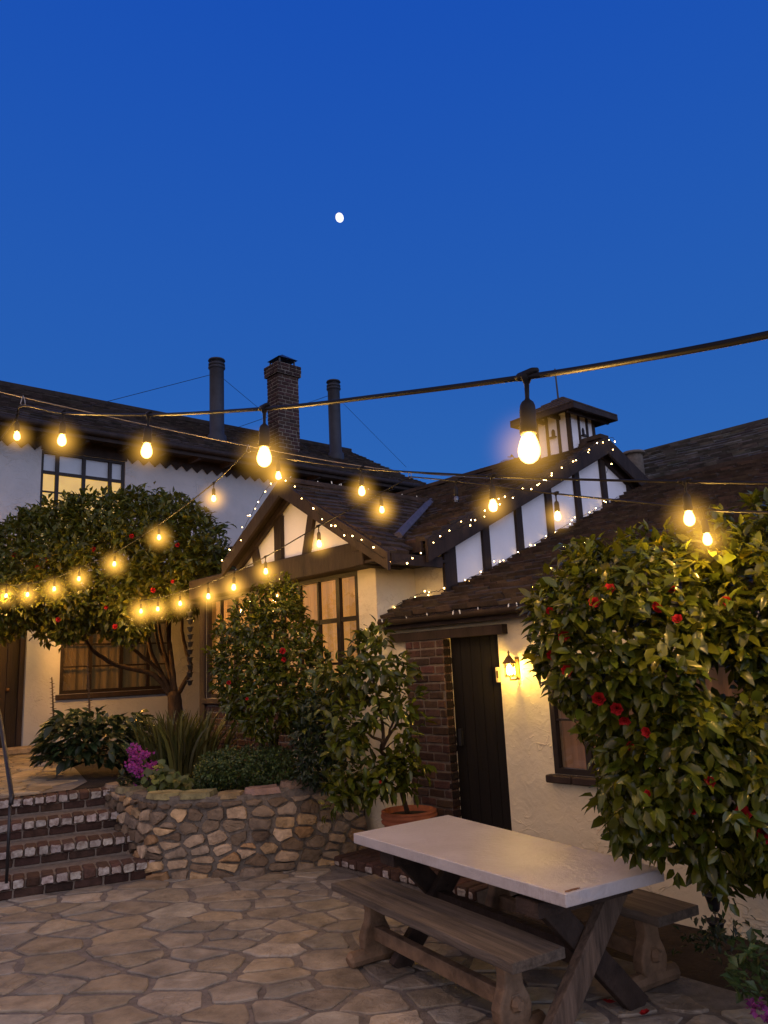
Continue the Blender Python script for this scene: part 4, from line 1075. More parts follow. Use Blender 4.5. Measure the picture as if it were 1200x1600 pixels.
def px_of(q):
    r_ = cam_rot.transposed() @ (q - EYE); return (600 - FPX * r_.x / r_.z, 800 + FPX * r_.y / r_.z)
sA = [(-70, 775, 5.6), (0, 688, 4.95), (24, 655, 4.7), (35, 634, 4.55), (98, 645, 3.95), (232, 648, 3.05), (420, 638, 2.25), (600, 618, 1.83), (823, 589, 1.47), (1000, 561, 1.22), (1200, 523, 1.03), (1420, 470, .86)]
string('thick black cable with five large lit bulbs crossing in front of the sky', sA, [(26, 672, 1), (98, 689, 1), (232, 705, 1), (414, 714, 1), (828, 702, 1)], .0062)
sB = [(-70, 907, 9.9), (10, 914, 9.75), (44, 912, 9.65), (85, 903, 9.5), (124, 887, 9.3), (180, 863, 8.9), (248, 820, 8.1), (334, 755, 6.6), (388, 702, 5.6)]
string('string of seven bulbs sloping down across the left camellia tree', sB, [(10, 928, 1), (44, 925, 1), (85, 915, 1), (124, 898, 1), (180, 875, 1), (248, 835, 1), (334, 775, 1)])
sC = [(388, 702, 5.6), (435, 714, 5.2), (565, 732, 4.4), (766, 744, 3.6), (900, 749, 3.3), (1075, 753, 2.95), (1200, 755, 2.72), (1400, 757, 2.4)]
string('string of four bulbs in front of both gables and the cottage roof', sC, [(435, 744, 1), (565, 768, 1), (770, 791, 1), (1074, 811, 1), (1330, 815, 1)])
sD = [(-30, 942, 11.7), (45, 945, 11.9), (80, 947, 12.0), (115, 948, 12.1), (150, 947, 12.1), (185, 942, 11.6), (220, 938, 9.75), (249, 934, 9.7), (281, 925, 9.45), (325, 911, 8.7), (366, 894, 7.9), (415, 870, 7.2), (498, 822, 6.5), (597, 769, 6.05), (640, 745, 6.0)]
string('string of bulbs running down past the small gable into the tree', sD, [(10, 965, 1), (45, 966, 1), (80, 968, 1), (115, 969, 1), (150, 968, 1), (220, 953, 1), (247, 951, 1), (281, 943, 1), (325, 932, 1), (366, 918, 1), (415, 893, 1), (498, 850, 1), (595, 795, 1)])  # bulbs behind the tree are unseen, added to light the house wall
sE = [(640, 745, 6.0), (713, 752, 5.5), (873, 772, 4.5), (1000, 785, 3.8), (1101, 796, 3.4), (1200, 801, 3.1), (1400, 806, 2.6)]
string('string with one unlit clear bulb and two lit ones by the cottage roof', sE, [(713, 778, 0), (870, 804, 1), (1100, 833, 1), (1290, 843, 1)])
P = [at(*p) for p in ((-60, 594, 4.35), (36, 621, 4.55), (388, 697, 5.6), (640, 738, 6.0), (860, 752, 7.0))]
sw_ = thing('support_wire', P[1], 'thin steel wire with clips that carries the bulb strings', 'wire')
mb = MB(); mb.tube(catpath(P), .0032, 6); mb.build('wire', M['wire'], sw_)
for p in P[1:4]:
    m = MB(); m.tube([p + UP * .012, p + V3((.012, 0, -.02)), p + V3((.016, 0, -.045)), p + V3((0, 0, -.052)), p + V3((-.014, 0, -.04)), p + V3((-.004, 0, .005))], .0028, 5); m.build('carabiner', M['wire'], sw_)

# fairy lights
fb = None
def fairy(label, pts, spacing, mt='fairy', sz=.0062, jit=.04, drop=.0, icicle=False, on=None):
    global fb
    cp = catpath(pts, 24); t = thing('fairy_lights', pts[0], label, 'fairy lights', 'tiny fairy lights on the roof edges')
    m = MB(); m.tube([p + V3((0, 0, random.uniform(-.008, .008))) for p in cp], .003, 4); m.build('wire', M['rubber'], t)
    acc = 0; nxt = spacing * .3; k = 0
    me = bpy.data.meshes.get('mini_' + mt)
    if me is None:
        m = MB()
        if icicle: m.lathe((0, 0, 0), [(.002, -.03), (.006, -.025), (.008, 0), (.005, .012), (.002, .018)], 8)
        else: m.lathe((0, 0, 0), [(.001, -1), (.6, -.75), (1, 0), (.6, .75), (.001, 1)], 6)
        o = m.build('mini_' + mt, M[mt], None, True); me = o.data; bpy.data.objects.remove(o)
    for i in range(1, len(cp)):
        l_ = (cp[i] - cp[i - 1]).length
        while acc + l_ > nxt and k < 99:
            p = cp[i - 1].lerp(cp[i], (nxt - acc) / l_) + V3((random.uniform(-jit, jit), random.uniform(-jit, jit), random.uniform(-jit, jit) - drop))
            o = bpy.data.objects.new('bulb', me); COL.objects.link(o); o.parent = t; o.location = p - root_loc(t)
            s_ = random.uniform(.5, .8) if icicle else sz * random.uniform(.75, 1.25); o.scale = (s_, s_, s_)
            if icicle: o.rotation_euler = (random.uniform(-.5, .5), random.uniform(-.5, .5), 0)
            k += 1; nxt += spacing * random.choice((.35, .8, 1, 1.3, 1.55))
        acc += l_
    return t
o_ = -VV * .055
fairy('fairy lights along both slopes of the small front gable', [L(-7.95, 4.55, zwing(-7.95) - .04), L(-7.6, 4.55, zwing(-7.6) - .03), L(WA - .02, 4.55, WZ + .01), L(-6, 4.55, zwing(-6) - .05), L(-5.4, 4.55, zwing(-5.4) - .06), L(-5.05, 4.60, zwing(-5.05) - .06), L(-5.0, 5.0, 2.70)], .13)
fairy('fairy lights on the long rising verge of the main gable', [L(-4.97, 5.05, zmain(5.05) - .06), L(-4.97, 6.2, zmain(6.2) - .03), L(-4.97, 7.3, zmain(7.3) - .04), L(-4.97, RV, RZ - .02), L(-4.98, RV + .02, RZ - .22), L(-5.08, RV, RZ - .45)], .125)
fairy('fairy lights where the cottage roof meets the timbered wall', [L(-5.56, 5.0, zroof(5.0) + .05), L(-5.5, 5.36, zroof(5.36) + .06), L(-5.15, 5.4, zroof(5.42) + .06), L(-5.10, 6.0, zroof(6.0) + .05), L(-5.10, 7.2, zroof(7.2) + .05), L(-5.10, 8.6, zroof(8.6) + .05)], .15)
fairy('small clear unlit bulbs clipped along the cottage gutter', [L(a_, EV - .075, EZ - .02) for a_ in (-5.55, -5.0, -4.3, -3.6, -2.5)], .21, 'fairy_white', 1, .006, 0, True)
fairy('pale fairy lights along the ridge of the small gable', [L(WA, 4.7, WZ + .07), L(WA, 5.6, WZ + .06), L(WA, 6.7, WZ + .06)], .14, 'fairy_white', 1, .02, 0, True)

# ------------------------------------------------------------------ plants
def leaf(mb, b, d, n, ln, w, col, hi=False, droop=.15, fold=.22):
    d = d.normalized(); s = d.cross(n)
    if s.length < 1e-3: s = d.cross(V3((.3, .9, .2)))
    s.normalize(); n = s.cross(d).normalized()
    f = n * (w * fold)
    if hi:
        p = lambda t: b + d * (ln * t) - n * (ln * droop * t * t)
        m1, m2 = p(.32), p(.68); tip = p(1.0) ; st = p(.0)
        mb.add([st, m1 + s * w * .46 + f, m2 + s * w * .40 + f * .8, tip, m2 - s * w * .40 + f * .8, m1 - s * w * .46 + f, m1, m2],
               [(0, 1, 6), (1, 2, 7, 6), (2, 3, 7), (0, 6, 5), (6, 7, 4, 5), (7, 3, 4)], 0, col)
    else:
        m = b + d * (ln * .5) - n * (ln * droop * .25); tip = b + d * ln - n * (ln * droop)
        mb.add([b, m + s * w * .5 + f, tip, m - s * w * .5 + f, m], [(0, 1, 4), (1, 2, 4), (4, 2, 3), (0, 4, 3)], 0, col)
def rnd():
    while True:
        v = V3((random.uniform(-1, 1), random.uniform(-1, 1), random.uniform(-1, 1)))
        if .05 < v.length < 1: return v.normalized()
def leafcol(base=1.0):
    g = base * random.uniform(.55, 1.35); y = random.uniform(0, 1)
    if random.random() < .04: return (g * 2.2, g * 1.6, g * .7)
    return (g * (.85 + .45 * y), g * (1.0 + .1 * y), g * (1.0 - .2 * y))
def crown_points(poly, Yc, T, n, excl=(), front=.6, edge=None):
    xs = [p[0] for p in poly]; ys = [p[1] for p in poly]; out = []
    R_ = edge or .38 * min(max(xs) - min(xs), max(ys) - min(ys))
    while len(out) < n:
        x, y = random.uniform(min(xs), max(xs)), random.uniform(min(ys), max(ys))
        if not inside(poly, x, y) or any(inside(e, x, y) for e in excl): continue
        t = min(1, edge_dist(poly, x, y) / R_); h = T * math.sqrt(max(.02, 1 - (1 - t) ** 2))
        lump = 1 + .28 * noise.noise(V3((x / R_ * 2.2, y / R_ * 2.2, Yc)))
        o = -h * lump * random.uniform(.55, 1.0) if random.random() < front else h * random.uniform(-1, 1) * lump
        out.append((x, y, Yc + o))
    return out
def crown(name, parent, poly, Yc, T, n, per, size, mt, hi=False, excl=(), front=.6, spread=.6, droop=.2, base=1.0, edge=None, hang=.25, aspect=.48):
    xs = [p[0] for p in poly]; ys = [p[1] for p in poly]
    c = at(sum(xs) / len(xs), sum(ys) / len(ys), Yc); mb = MB(); P = crown_points(poly, Yc, T, n, excl, front, edge)
    hx = (max(xs) - min(xs)) / 2 * Yc / FPX; hz = (max(ys) - min(ys)) / 2 * Yc / FPX; out = []
    for x, y, Y in P:
        p = at(x, y, Y); r_ = p - c
        if random.random() < .05: p = p + r_.normalized() * random.uniform(.3, 1.1) * size; r_ = p - c
        o = V3((r_.x / hx, r_.y / max(T, .1), r_.z / hz)); o = o.normalized() if o.length > .05 else rnd()
        ax = (o + rnd() * .5 + UP * .15).normalized(); out.append((p, ax)); cb = base * random.uniform(.8, 1.2)
        k = max(2, int(random.gauss(per, 1.2)))
        for _ in range(k):
            d = (ax * .55 + rnd() * .95 - UP * hang * random.random()).normalized()
            nrm = (ax * .6 + UP * .7 + rnd() * .45).normalized()
            ln = size * random.uniform(.65, 1.2)
            leaf(mb, p + rnd() * size * spread * random.random() + d * size * .1, d, nrm, ln, ln * random.uniform(aspect * .85, aspect * 1.15), leafcol(cb), hi, droop * random.uniform(.3, 1.8))
    return mb.build(name, mt, parent, hi, fix=False), out
def branch(mb, pts, r0, r1, n=7):
    cp = catpath([V3(p) for p in pts], 5); k = len(cp)
    mb.tube([p + rnd() * .006 for p in cp], [r0 + (r1 - r0) * i / (k - 1) for i in range(k)], n)
# camellia bloom: one mesh for all
mb = MB()
for ringn, rr, tl in ((7, .030, .25), (6, .022, .7), (5, .013, 1.1)):
    for k in range(ringn):
        an = 2 * math.pi * k / ringn + random.uniform(-.3, .3); o = V3((math.cos(an), math.sin(an), 0))
        d = (o * math.cos(tl) + UP * math.sin(tl)).normalized(); leaf(mb, o * .004 + UP * .004, d, (UP - o * .4), rr * 1.25, rr * 1.3, rc(.75, 1.2, .06), True, -.25, .15)
fo = mb.build('flower', M['petal_red'], None, True, fix=False); FLOWER = fo.data; bpy.data.objects.remove(fo)
def flower(parent, p, toward, s=1.0, sh=None):
    o = bpy.data.objects.new('flower', sh or FLOWER); COL.objects.link(o); o.parent = parent; o.location = p - root_loc(parent)
    o.rotation_euler = toward.to_track_quat('Z', 'Y').to_euler(); o.scale = (s * .66, s * .66, s * .9)

# camellia tree on the left, spreading over the window
tb_ = on_z(272, 1150, TER); tb_ = at(272, 1150, 12.3); tb_.z = TER
tree = thing('camellia_tree', tb_, 'wide camellia tree with many bent trunks in front of the white house', 'tree')
poly = [(-240, 985), (-270, 900), (-200, 850), (-80, 832), (0, 815), (30, 797), (70, 780), (115, 768), (165, 764), (215, 762), (262, 766), (300, 780), (332, 800), (348, 835), (357, 868), (360, 900), (345, 928), (318, 948), (285, 955), (268, 960), (240, 950), (232, 985), (205, 1000), (175, 990), (150, 975), (135, 985), (100, 998), (70, 990), (55, 975), (20, 985), (-20, 1005), (-120, 1010)]
poly = [(x, y + (9 if y < 880 else 3)) for x, y in poly]
cr, cp_ = crown('crown', tree, poly, 10.75, .95, 5600, 6, .118, M['leaf'], False, (), .60, .75, base=.85, edge=85)
mb = MB()
def tp(x, y, Y): return at(x, y, Y)
b0 = tb_ + UP * .0
fork = tp(272, 1082, 12.3)
branch(mb, [b0, (b0 + fork) / 2 + V3((.02, 0, 0)), fork], .14, .10, 9)
for pts, r0 in (([(268, 1090, 12.3), (240, 1055, 12.2), (180, 1038, 12.0), (140, 1010, 11.8), (128, 970, 11.6)], .065),
                ([(268, 1085, 12.3), (250, 1050, 12.2), (215, 1020, 12), (190, 1000, 11.8), (160, 985, 11.5)], .05),
                ([(270, 1085, 12.3), (245, 1040, 12.3), (232, 1000, 12.2), (235, 950, 12), (225, 900, 11.6)], .06),
                ([(272, 1083, 12.3), (262, 1040, 12.3), (252, 1000, 12.2), (246, 960, 12), (240, 910, 11.6)], .05),
                ([(274, 1083, 12.3), (268, 1030, 12.3), (262, 980, 12.2), (265, 940, 12), (270, 890, 11.6)], .06),
                ([(278, 1085, 12.3), (297, 1048, 12.2), (292, 1020, 12.2), (285, 985, 12.1), (284, 930, 11.8)], .055),
                ([(276, 1085, 12.3), (268, 1050, 12.3), (248, 1010, 12.3), (242, 975, 12.2), (236, 945, 12.1)], .04)):
    branch(mb, [tp(*p) for p in pts], r0 * .72, r0 * .36)
mb.build('trunk', M['bark'], tree, True)
for (x, y) in ((205, 838), (70, 875), (145, 857), (278, 852), (270, 908), (165, 948), (92, 968), (180, 980), (22, 868), (60, 886), (240, 922)):
    p = at(x, y, 9.78 + random.uniform(0, .1)); flower(tree, p, (EYE - p).normalized() + rnd() * .4, random.uniform(1.0, 1.5))

# round camellia shrub in the bed before the wing window
g0 = at(424, 1190, 7.9); g0.z = TER
sh = thing('camellia_shrub', g0, 'upright camellia shrub with a red bloom before the amber window', 'shrub')
poly = [(440, 905), (466, 908), (475, 935), (472, 965), (490, 985), (508, 1020), (510, 1050), (500, 1085), (486, 1120), (465, 1145), (440, 1140), (420, 1150), (395, 1150), (372, 1125), (352, 1100), (338, 1075), (335, 1045), (330, 1020), (345, 1000), (335, 985), (350, 968), (372, 948), (395, 930), (410, 912)]
crown('crown', sh, poly, 7.75, .58, 850, 6, .088, M['leaf_near'], False, (), .6, .6, base=.85, edge=62)
mb = MB()
for pts in ([(424, 1190, 7.9), (422, 1140, 7.85), (425, 1080, 7.8), (430, 980, 7.75)], [(410, 1192, 7.92), (406, 1150, 7.9), (395, 1100, 7.8), (375, 1040, 7.7)], [(430, 1190, 7.88), (432, 1140, 7.8), (455, 1080, 7.8), (470, 1020, 7.75)]): branch(mb, [tp(*p) for p in pts], .032, .012)
mb.build('trunk', M['bark'], sh, True)
for (x, y, s) in ((441, 1018, 1.35), (444, 1030, 1.0), (357, 1066, .9), (386, 1092, .6)):
    p = at(x, y, 7.13); flower(sh, p, (EYE - p).normalized() + rnd() * .3, s)

g = at(497, 1222, 7.35); g.z = TER
ds = thing('shade_filler_shrub', g, 'dark low filler shrub added for the black shadow between the upright camellia and the potted tree', 'shrub')  # filler added to darken this gap, which is black shadow
crown('foliage', ds, [(466, 1225), (462, 1160), (470, 1110), (490, 1085), (515, 1090), (532, 1130), (538, 1180), (530, 1215), (500, 1228)], 7.3, .25, 330, 6, .07, M['leaf_dark'], False, (), .6, .7, base=.8, edge=24)
mb = MB(); branch(mb, [g, at(497, 1160, 7.3), at(500, 1110, 7.3)], .015, .006); mb.build('trunk', M['bark'], ds, True)
# small open tree in the terracotta pot
pt = thing('potted_camellia', pc + UP * .36, 'small open branched tree growing in the terracotta pot', 'tree')
polys = [[(560, 985), (585, 975), (607, 982), (602, 1010), (620, 1025), (645, 1040), (650, 1062), (630, 1072), (600, 1065), (575, 1080), (540, 1085), (505, 1080), (488, 1062), (500, 1040), (530, 1030), (555, 1015)],
         [(510, 1085), (560, 1080), (590, 1085), (600, 1120), (580, 1150), (560, 1175), (535, 1190), (512, 1170), (500, 1130)], [(600, 1075), (640, 1070), (655, 1090), (640, 1115), (612, 1112)], [(615, 1135), (640, 1128), (650, 1145), (640, 1162), (618, 1158)],
         [(530, 1190), (570, 1195), (600, 1185), (640, 1175), (655, 1200), (640, 1235), (600, 1238), (560, 1250), (535, 1262), (520, 1230)]]
cen = [at(575, 1040, 6.6), at(550, 1130, 6.5), at(628, 1092, 6.6), at(632, 1146, 6.55), at(590, 1215, 6.45)]
for i, (po, n_) in enumerate(zip(polys, (105, 70, 24, 12, 130))):
    crown('crown', pt, po, 6.55, .27 if i < 2 else .18, n_, 5, .105, M['leaf_near'], True, (), .5, .6, base=.95, edge=28, hang=.5)
mb = MB(); base = pc + UP * .35
fk = at(600, 1160, 6.62)
branch(mb, [base, at(615, 1200, 6.75), at(596, 1175, 6.7), fk], .022, .016)
for c_ in cen[:3]: branch(mb, [fk, (fk + c_) / 2 + V3((.03, .02, -.03)), c_], .016, .006)
branch(mb, [at(598, 1170, 6.64), at(610, 1140, 6.6), at(618, 1110, 6.6), cen[2]], .013, .005); branch(mb, [at(610, 1195, 6.7), cen[4]], .012, .005); branch(mb, [at(598, 1172, 6.64), cen[3]], .008, .004)
mb.build('trunk', M['bark'], pt, True)
mb = MB(); p = at(602, 1114, 6.42); mb.lathe(p, [(.002, -.035), (.02, -.025), (.028, 0), (.022, .02), (.006, .034)], 12, 0, (1, 1, 1)); mb.build('fruit', M['leaf_lime'], pt, True)
p = at(594, 1222, 6.2); flower(pt, p, (EYE - p).normalized(), .5, None)

# big camellia close by on the right
q0 = at(1265, 1500, 4.0); q0.z = 0.0
bush = thing('camellia_bush', q0, 'large glossy camellia covered with red blooms against the cottage wall', 'bush')
poly = [(1200, 782), (1165, 788), (1130, 800), (1095, 822), (1060, 840), (1010, 842), (960, 846), (915, 850), (876, 872), (858, 900), (842, 930), (832, 960), (836, 1000), (846, 1040), (850, 1070), (884, 1100), (910, 1130), (932, 1160), (944, 1192), (946, 1225), (940, 1258), (950, 1285), (975, 1315), (1010, 1332), (1045, 1335), (1080, 1350), (1100, 1375), (1125, 1395), (1150, 1365), (1200, 1385), (1290, 1390), (1400, 1330), (1450, 1150), (1440, 980), (1380, 850), (1300, 790)]
hole = [(1085, 1050), (1100, 1030), (1140, 1035), (1165, 1045), (1160, 1085), (1120, 1090), (1092, 1078)]
crown('crown', bush, poly, 3.95, .62, 2900, 6, .080, M['leaf_near'], True, (hole,), .58, .62, base=1.0, edge=150, hang=.75, droop=.22, aspect=.52)
mb = MB()
for pts in ([(1255, 1500, 4.0), (1245, 1400, 4.0), (1200, 1300, 3.98), (1120, 1150, 3.95), (1000, 1000, 3.9)], [(1280, 1500, 4.0), (1275, 1380, 4.0), (1240, 1250, 4.0), (1200, 1100, 4.0), (1150, 920, 3.95)], [(1250, 1330, 4), (1290, 1200, 4), (1330, 1050, 4)], [(1150, 1230, 3.95), (1060, 1180, 3.9), (960, 1120, 3.85)]):
    P_ = [tp(*p) for p in pts]
    if pts[0][1] == 1500: P_[0].z = 0
    branch(mb, P_, .028, .009)
mb.build('trunk', M['bark'], bush, True)
for (x, y, s) in ((953, 924, 1.2), (927, 943, 1.1), (858, 955, .8), (878, 991, 1.2), (862, 1023, 1.0), (888, 1047, 1.1), (911, 1050, .9), (1023, 950, 1.1), (1060, 970, 1.0), (936, 1091, 1.3), (964, 1106, 1.2), (976, 1123, 1.1), (1013, 1143, 1.0), (982, 1165, 1.0), (1111, 1220, 1.0), (1157, 1272, 1.5), (1192, 1302, 1.5), (1082, 1268, .7), (1014, 1240, .7), (1140, 940, 1.2), (1048, 917, .9)):
    t_ = min(1, edge_dist(poly, x, y) / 150); Y = 3.95 - .62 * math.sqrt(max(.05, 1 - (1 - t_) ** 2)) * .98
    p = at(x, y, Y); flower(bush, p, (EYE - p).normalized() + rnd() * .6, s)

# bed plants
g = at(140, 1197, 9.3); g.z = TER
ac = thing('bear_breeches', g, 'dark broad leaved plant with two tall flower spikes by the house door', 'plant')
mb = MB()
for _ in range(900):
    x, y = random.uniform(62, 228), random.uniform(1112, 1196)
    if not inside([(60, 1190), (66, 1150), (85, 1125), (120, 1108), (150, 1112), (175, 1120), (205, 1112), (228, 1118), (230, 1195), (140, 1200)], x, y): continue
    p = at(x, y, 9.3 + random.uniform(-.45, .3)); d = V3((p.x - g.x, (p.y - g.y) - .15, .1)).normalized() + rnd() * .5
    l_ = random.uniform(.10, .19); leaf(mb, p, d - UP * .1 + rnd() * .4, UP + rnd() * .5, l_, l_ * .55, rc(.5, 1.3, .1), True, .35)
mb.build('foliage', M['leaf_dark'], ac, True, fix=False)
for (x, y0, y1) in ((81, 1058, 1130), (137, 1035, 1115)):
    mb = MB(); p0, p1 = at(x + 4, y1 + 20, 9.2), at(x, y0, 9.2); mb.tube([p0, p1], [.012, .006], 6)
    for k in range(42):
        t = .12 + .86 * k / 42; p = p0.lerp(p1, t); an = k * 2.4; d = V3((math.cos(an), math.sin(an), .35)); leaf(mb, p, d, UP, .055 * (1.15 - t * .6), .035, rc(.5, 1.2, .1), False, .1)
    mb.build('flower_spike', M['spike'], ac, fix=False)
g = at(282, 1212, 8.9); g.z = TER
fr_ = thing('sword_fern', g, 'clump of upright strap leaves below the camellia tree', 'plant')
mb = MB()
for _ in range(420):
    b = g + V3((random.gauss(0, .19), random.gauss(0, .14), 0)); h = random.uniform(.45, .86); ln = V3((b.x - g.x, b.y - g.y, 0)) * .45 + V3((random.gauss(0, .07), random.gauss(0, .07), 0))
    w = random.uniform(.012, .022); sd = V3((random.uniform(-1, 1), random.uniform(-1, 1), 0)).normalized(); col = rc(.4, 1.25, .1); pr = None
    for k in range(6):
        t = k / 5; p = b + ln * t * t * 1.2 + UP * h * (t - .18 * t ** 3); ww = w * (1 - t ** 2.5) + .002
        if pr: mb.add([pr[0], pr[1], p + sd * ww, p - sd * ww], [(0, 1, 2, 3)], 0, col)
        pr = (p - sd * ww, p + sd * ww)
mb.build('foliage', M['leaf_fern'], fr_, fix=False)
g = at(385, 1228, 7.75); g.z = TER
hd = thing('boxwood_hedge', g, 'low clipped boxwood hedge behind the stone wall', 'hedge')
crown('foliage', hd, [(306, 1232), (304, 1200), (318, 1182), (345, 1172), (400, 1168), (440, 1168), (460, 1178), (468, 1205), (464, 1232)], 7.75, .42, 1700, 5, .034, M['leaf_box'], False, (), .55, .8, base=1.0, edge=26, aspect=.6)
g = at(222, 1228, 8.0); g.z = TER
pf = thing('purple_flowering_plant', g, 'small plant with a round purple flower head at the wall corner', 'flower')
for (x, y, r_) in ((215, 1183, 17), (222, 1205, 18), (207, 1200, 9), (238, 1196, 8), (212, 1172, 10), (226, 1180, 9)):
    mb = MB()
    for _ in range(60):
        p = at(x + random.gauss(0, r_ * .45), y + random.gauss(0, r_ * .4), 7.95 + random.uniform(-.12, .1)); leaf(mb, p, rnd(), (EYE - p).normalized() + rnd() * .5, .035, .03, rc(.6, 1.3, .12), False, .1)
    mb.build('flower_head', M['petal_pink'], pf, fix=False)
mb = MB()
for _ in range(90):
    p = at(random.uniform(188, 235), random.uniform(1205, 1232), 8.0 + random.uniform(-.15, .2)); leaf(mb, p, rnd() + UP * .2, UP + rnd() * .4, .09, .05, rc(.5, 1.1, .1), False, .2)
for x in (214, 224): mb.tube([at(x + 2, 1232, 8), at(x, 1190, 7.95)], .006, 5)
mb.build('foliage', M['leaf_dark'], pf, fix=False)
g = at(262, 1228, 7.55); g.z = TER
lm = thing('lime_leaved_plant', g, 'low plant with rounded lime green leaves above the stone wall', 'plant')
mb = MB()
for _ in range(150):
    x, y = random.uniform(228, 302), random.uniform(1190, 1236)
    if not inside([(228, 1236), (232, 1200), (262, 1192), (280, 1210), (300, 1225), (302, 1238)], x, y): continue
    p = at(x, y, 7.6 + random.uniform(-.15, .15)); leaf(mb, p, rnd() + V3((0, -.4, 0)), UP + V3((0, -.8, 0)) + rnd() * .5, .085, .08, rc(.35, 1.1, .1), True, .25)
mb.build('foliage', M['leaf_lime'], lm, True, fix=False)
# low plants at the foot of the right bush
g = at(1185, 1530, 3.9); g.z = 0
gp = thing('geranium_clump', g, 'low green clump with purple flowers at the lower right corner', 'plant')
mb = MB()
for _ in range(240):
    x, y = random.uniform(1125, 1290), random.uniform(1462, 1560)
    if (x - 1205) ** 2 / 80 ** 2 + (y - 1510) ** 2 / 50 ** 2 > 1: continue
    p = at(x, y, 3.75 + random.uniform(-.2, .2)); leaf(mb, p, rnd() + UP * .2, UP + rnd() * .6, .06, .04, rc(.5, 1.3, .1), False, .25)
mb.build('foliage', M['leaf_box'], gp, fix=False)
for (x, y) in ((1185, 1575), (1205, 1592), (1232, 1580)):
    mb = MB()
    for _ in range(26):
        p = at(x + random.gauss(0, 7), y + random.gauss(0, 6), 3.55 + random.uniform(-.05, .05)); leaf(mb, p, rnd(), UP + rnd() * .5, .03, .026, rc(.3, .8, .1), False, .1)
    mb.build('flower_head', M['petal_pink'], gp, fix=False)
# dry trailing plant under the rain chain
g = at(1130, 1470, 4.5); g.z = 0
tr = thing('trailing_plant', g, 'thin trailing plant at the foot of the cottage wall', 'plant')
mb = MB()
for _ in range(150):
    x, y = random.gauss(1120, 28), random.gauss(1462, 16); p = at(x, y, 4.55 + random.uniform(-.2, .15)); p.z = max(p.z, .02); leaf(mb, p, rnd(), UP + rnd() * .6, .05, .024, rc(.5, 1.2, .15), False, .2)
mb.build('foliage', M['leaf_dark'], tr, fix=False)

# fallen blooms on the ground
for i, (x, y, s, lb) in enumerate(((952, 1568, 1.4, 'flattened orange red fallen bloom on the ground by the table leg'), (1008, 1584, 1.0, 'bright pink fallen bloom lying at the bottom edge of the ground'), (1003, 1568, .5, 'tiny red petal lying between the two fallen blooms'))):
    p = on_z(x, y, .02); o = bpy.data.objects.new('fallen_bloom', FLOWER); COL.objects.link(o); o.location = p; o.scale = (s * .7, s * .7, s * .45); o.rotation_euler = (random.uniform(-.4, .4), random.uniform(-.4, .4), i)
    tag(o, lb, 'flower', 'fallen blooms')

# palm far behind the roof
g = at(803, 1000, 24); g.z = 0; hd_ = at(806, 722, 24)
pm = thing('palm_tree', g, 'distant palm whose crown shows above the timbered roof', 'palm')
mb = MB(); mb.tube([g, (g + hd_) / 2, hd_], [.28, .24, .2], 10); mb.build('trunk', M['bark'], pm, True)
mb = MB()
for _ in range(26):
    d = rnd(); d.z = abs(d.z) * .8 - .15; pr = None
    for k in range(6):
        t = k / 5; p = hd_ + d * .75 * t + UP * (-.35 * t * t)
        if pr:
            for sgn in (-1, 1):
                for u in (.0, .5): q = pr.lerp(p, u); leaf(mb, q, d + d.cross(UP) * sgn * 1.1 - UP * .5, UP, .32 * (1.1 - t * .6), .03, rc(.4, .9, .1), False, .1)
        pr = p
mb.build('crown', M['leaf_dark'], pm, fix=False)

# ------------------------------------------------------------------ moon
nt = M['moon'].node_tree; tx = nt.nodes.new('ShaderNodeTexNoise'); tx.inputs['Scale'].default_value = .16; tx.inputs['Detail'].default_value = 4
tcm = nt.nodes.new('ShaderNodeTexCoord'); nt.links.new(tcm.outputs['Object'], tx.inputs['Vector'])
rm_ = nt.nodes.new('ShaderNodeValToRGB'); rm_.color_ramp.elements[0].position = .4; rm_.color_ramp.elements[0].color = (.62, .60, .56, 1); rm_.color_ramp.elements[1].position = .56; rm_.color_ramp.elements[1].color = (1, .97, .92, 1)
nt.links.new(tx.outputs['Fac'], rm_.inputs['Fac']); nt.links.new(rm_.outputs['Color'], nt.nodes['Principled BSDF'].inputs['Emission Color'])
mp_ = at(530.5, 340, 900)
mb = MB(); rm = 900 / FPX * 7.4; n1, n2 = 24, 16; right = cam_rot @ V3((1, 0, 0)); upv = cam_rot @ V3((0, 1, 0)); fw = cam_rot @ V3((0, 0, 1))
mo = bpy.data.meshes.new('moon'); bm = bmesh.new(); bmesh.ops.create_uvsphere(bm, u_segments=32, v_segments=20, radius=rm)
bm.to_mesh(mo); bm.free(); mo.materials.append(M['moon'])
for p in mo.polygons: p.use_smooth = True
o = bpy.data.objects.new('moon', mo); COL.objects.link(o); o.location = mp_; o.scale = (.93, 1, 1.13); o.rotation_euler = (0, RAD(-18), 0)
tag(o, 'bright gibbous moon high in the blue evening sky', 'moon')

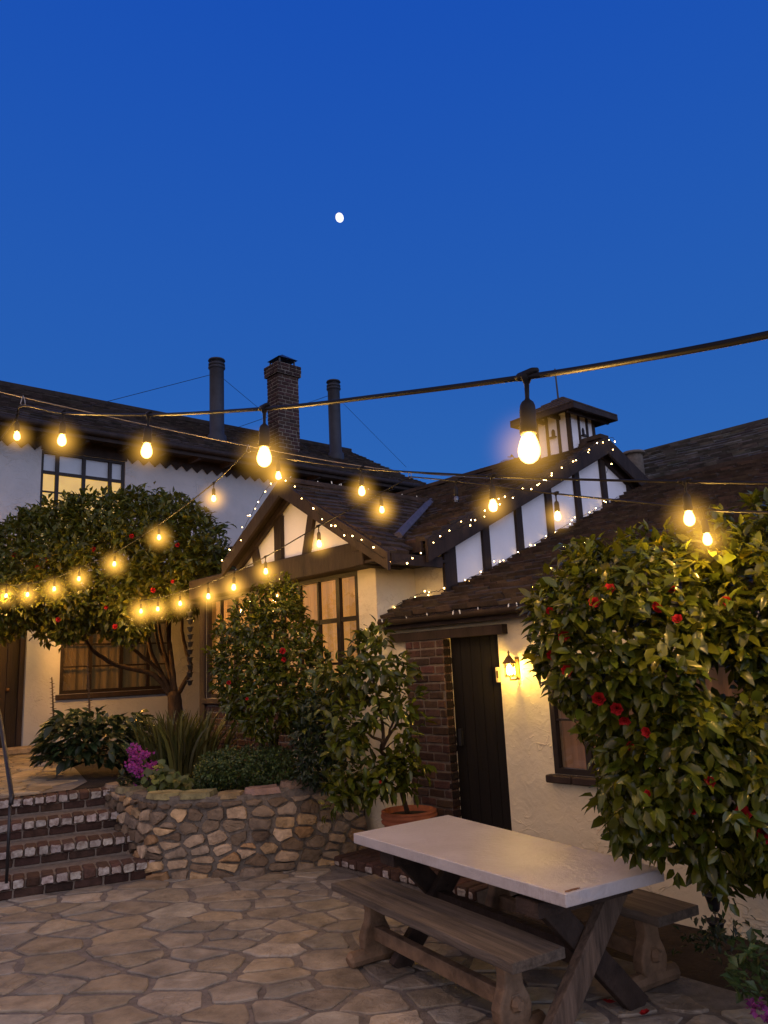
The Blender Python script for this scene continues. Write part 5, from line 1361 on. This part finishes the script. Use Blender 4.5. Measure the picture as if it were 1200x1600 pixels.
# ------------------------------------------------------------------ sky and light
w = bpy.data.worlds.new('World'); scn.world = w; w.use_nodes = True
nt = w.node_tree; N = nt.nodes; K = nt.links; bg = N['Background']
sky = N.new('ShaderNodeTexSky'); sky.sky_type = 'NISHITA'; sky.sun_disc = False
sky.sun_elevation = RAD(-3.0); sky.sun_rotation = RAD(140); sky.altitude = 50
geo = N.new('ShaderNodeTexCoord'); sep = N.new('ShaderNodeSeparateXYZ'); K.new(geo.outputs['Generated'], sep.inputs[0])
rz = N.new('ShaderNodeValToRGB'); e = rz.color_ramp.elements
e[0].position = 0.0; e[0].color = (.034, .160, .470, 1); e[1].position = .75; e[1].color = (.0075, .074, .45, 1)
m_ = e.new(.35); m_.color = (.0185, .112, .450, 1)
m_ = e.new(.92); m_.color = (.012, .030, .12, 1)
K.new(sep.outputs['Z'], rz.inputs['Fac'])
prev = rz.outputs['Color']
for d_, c_ in (((-.74, -.67, .05), (.66, .42, .14, 1)), ((.67, -.74, .05), (.41, .43, .53, 1))):   # afterglow in the west and its paler flank, both behind the photographer
    dp = N.new('ShaderNodeVectorMath'); dp.operation = 'DOT_PRODUCT'; dp.inputs[1].default_value = d_
    K.new(geo.outputs['Generated'], dp.inputs[0])
    cl = N.new('ShaderNodeMath'); cl.operation = 'MAXIMUM'; cl.inputs[1].default_value = 0; K.new(dp.outputs['Value'], cl.inputs[0])
    g_ = N.new('ShaderNodeMix'); g_.data_type = 'RGBA'; g_.blend_type = 'ADD'; g_.inputs[7].default_value = c_
    K.new(cl.outputs[0], g_.inputs[0]); K.new(prev, g_.inputs[6]); prev = g_.outputs[2]
add = N.new('ShaderNodeMix'); add.data_type = 'RGBA'; add.blend_type = 'ADD'; add.inputs[0].default_value = 0.03
K.new(prev, add.inputs[6]); K.new(sky.outputs['Color'], add.inputs[7])
K.new(add.outputs[2], bg.inputs['Color']); bg.inputs['Strength'].default_value = 1.0

sd = bpy.data.lights.new('dusk', 'SUN'); sd.energy = .50; sd.angle = RAD(70); sd.color = (.80, .84, 1.0)
so = bpy.data.objects.new('dusk', sd); COL.objects.link(so); so.rotation_euler = (RAD(76), 0, RAD(42))

scn.view_settings.view_transform = 'Standard'; scn.view_settings.look = 'None'; scn.view_settings.exposure = 0
cy = scn.cycles
scn.render.engine = 'CYCLES'
cy.use_denoising = True
try: cy.denoiser = 'OPENIMAGEDENOISE'
except Exception: pass
cy.max_bounces = 6; cy.diffuse_bounces = 3; cy.glossy_bounces = 3; cy.transmission_bounces = 4; cy.transparent_max_bounces = 8
cy.sample_clamp_indirect = 4.0; cy.caustics_reflective = False; cy.caustics_refractive = False
cy.use_light_tree = True
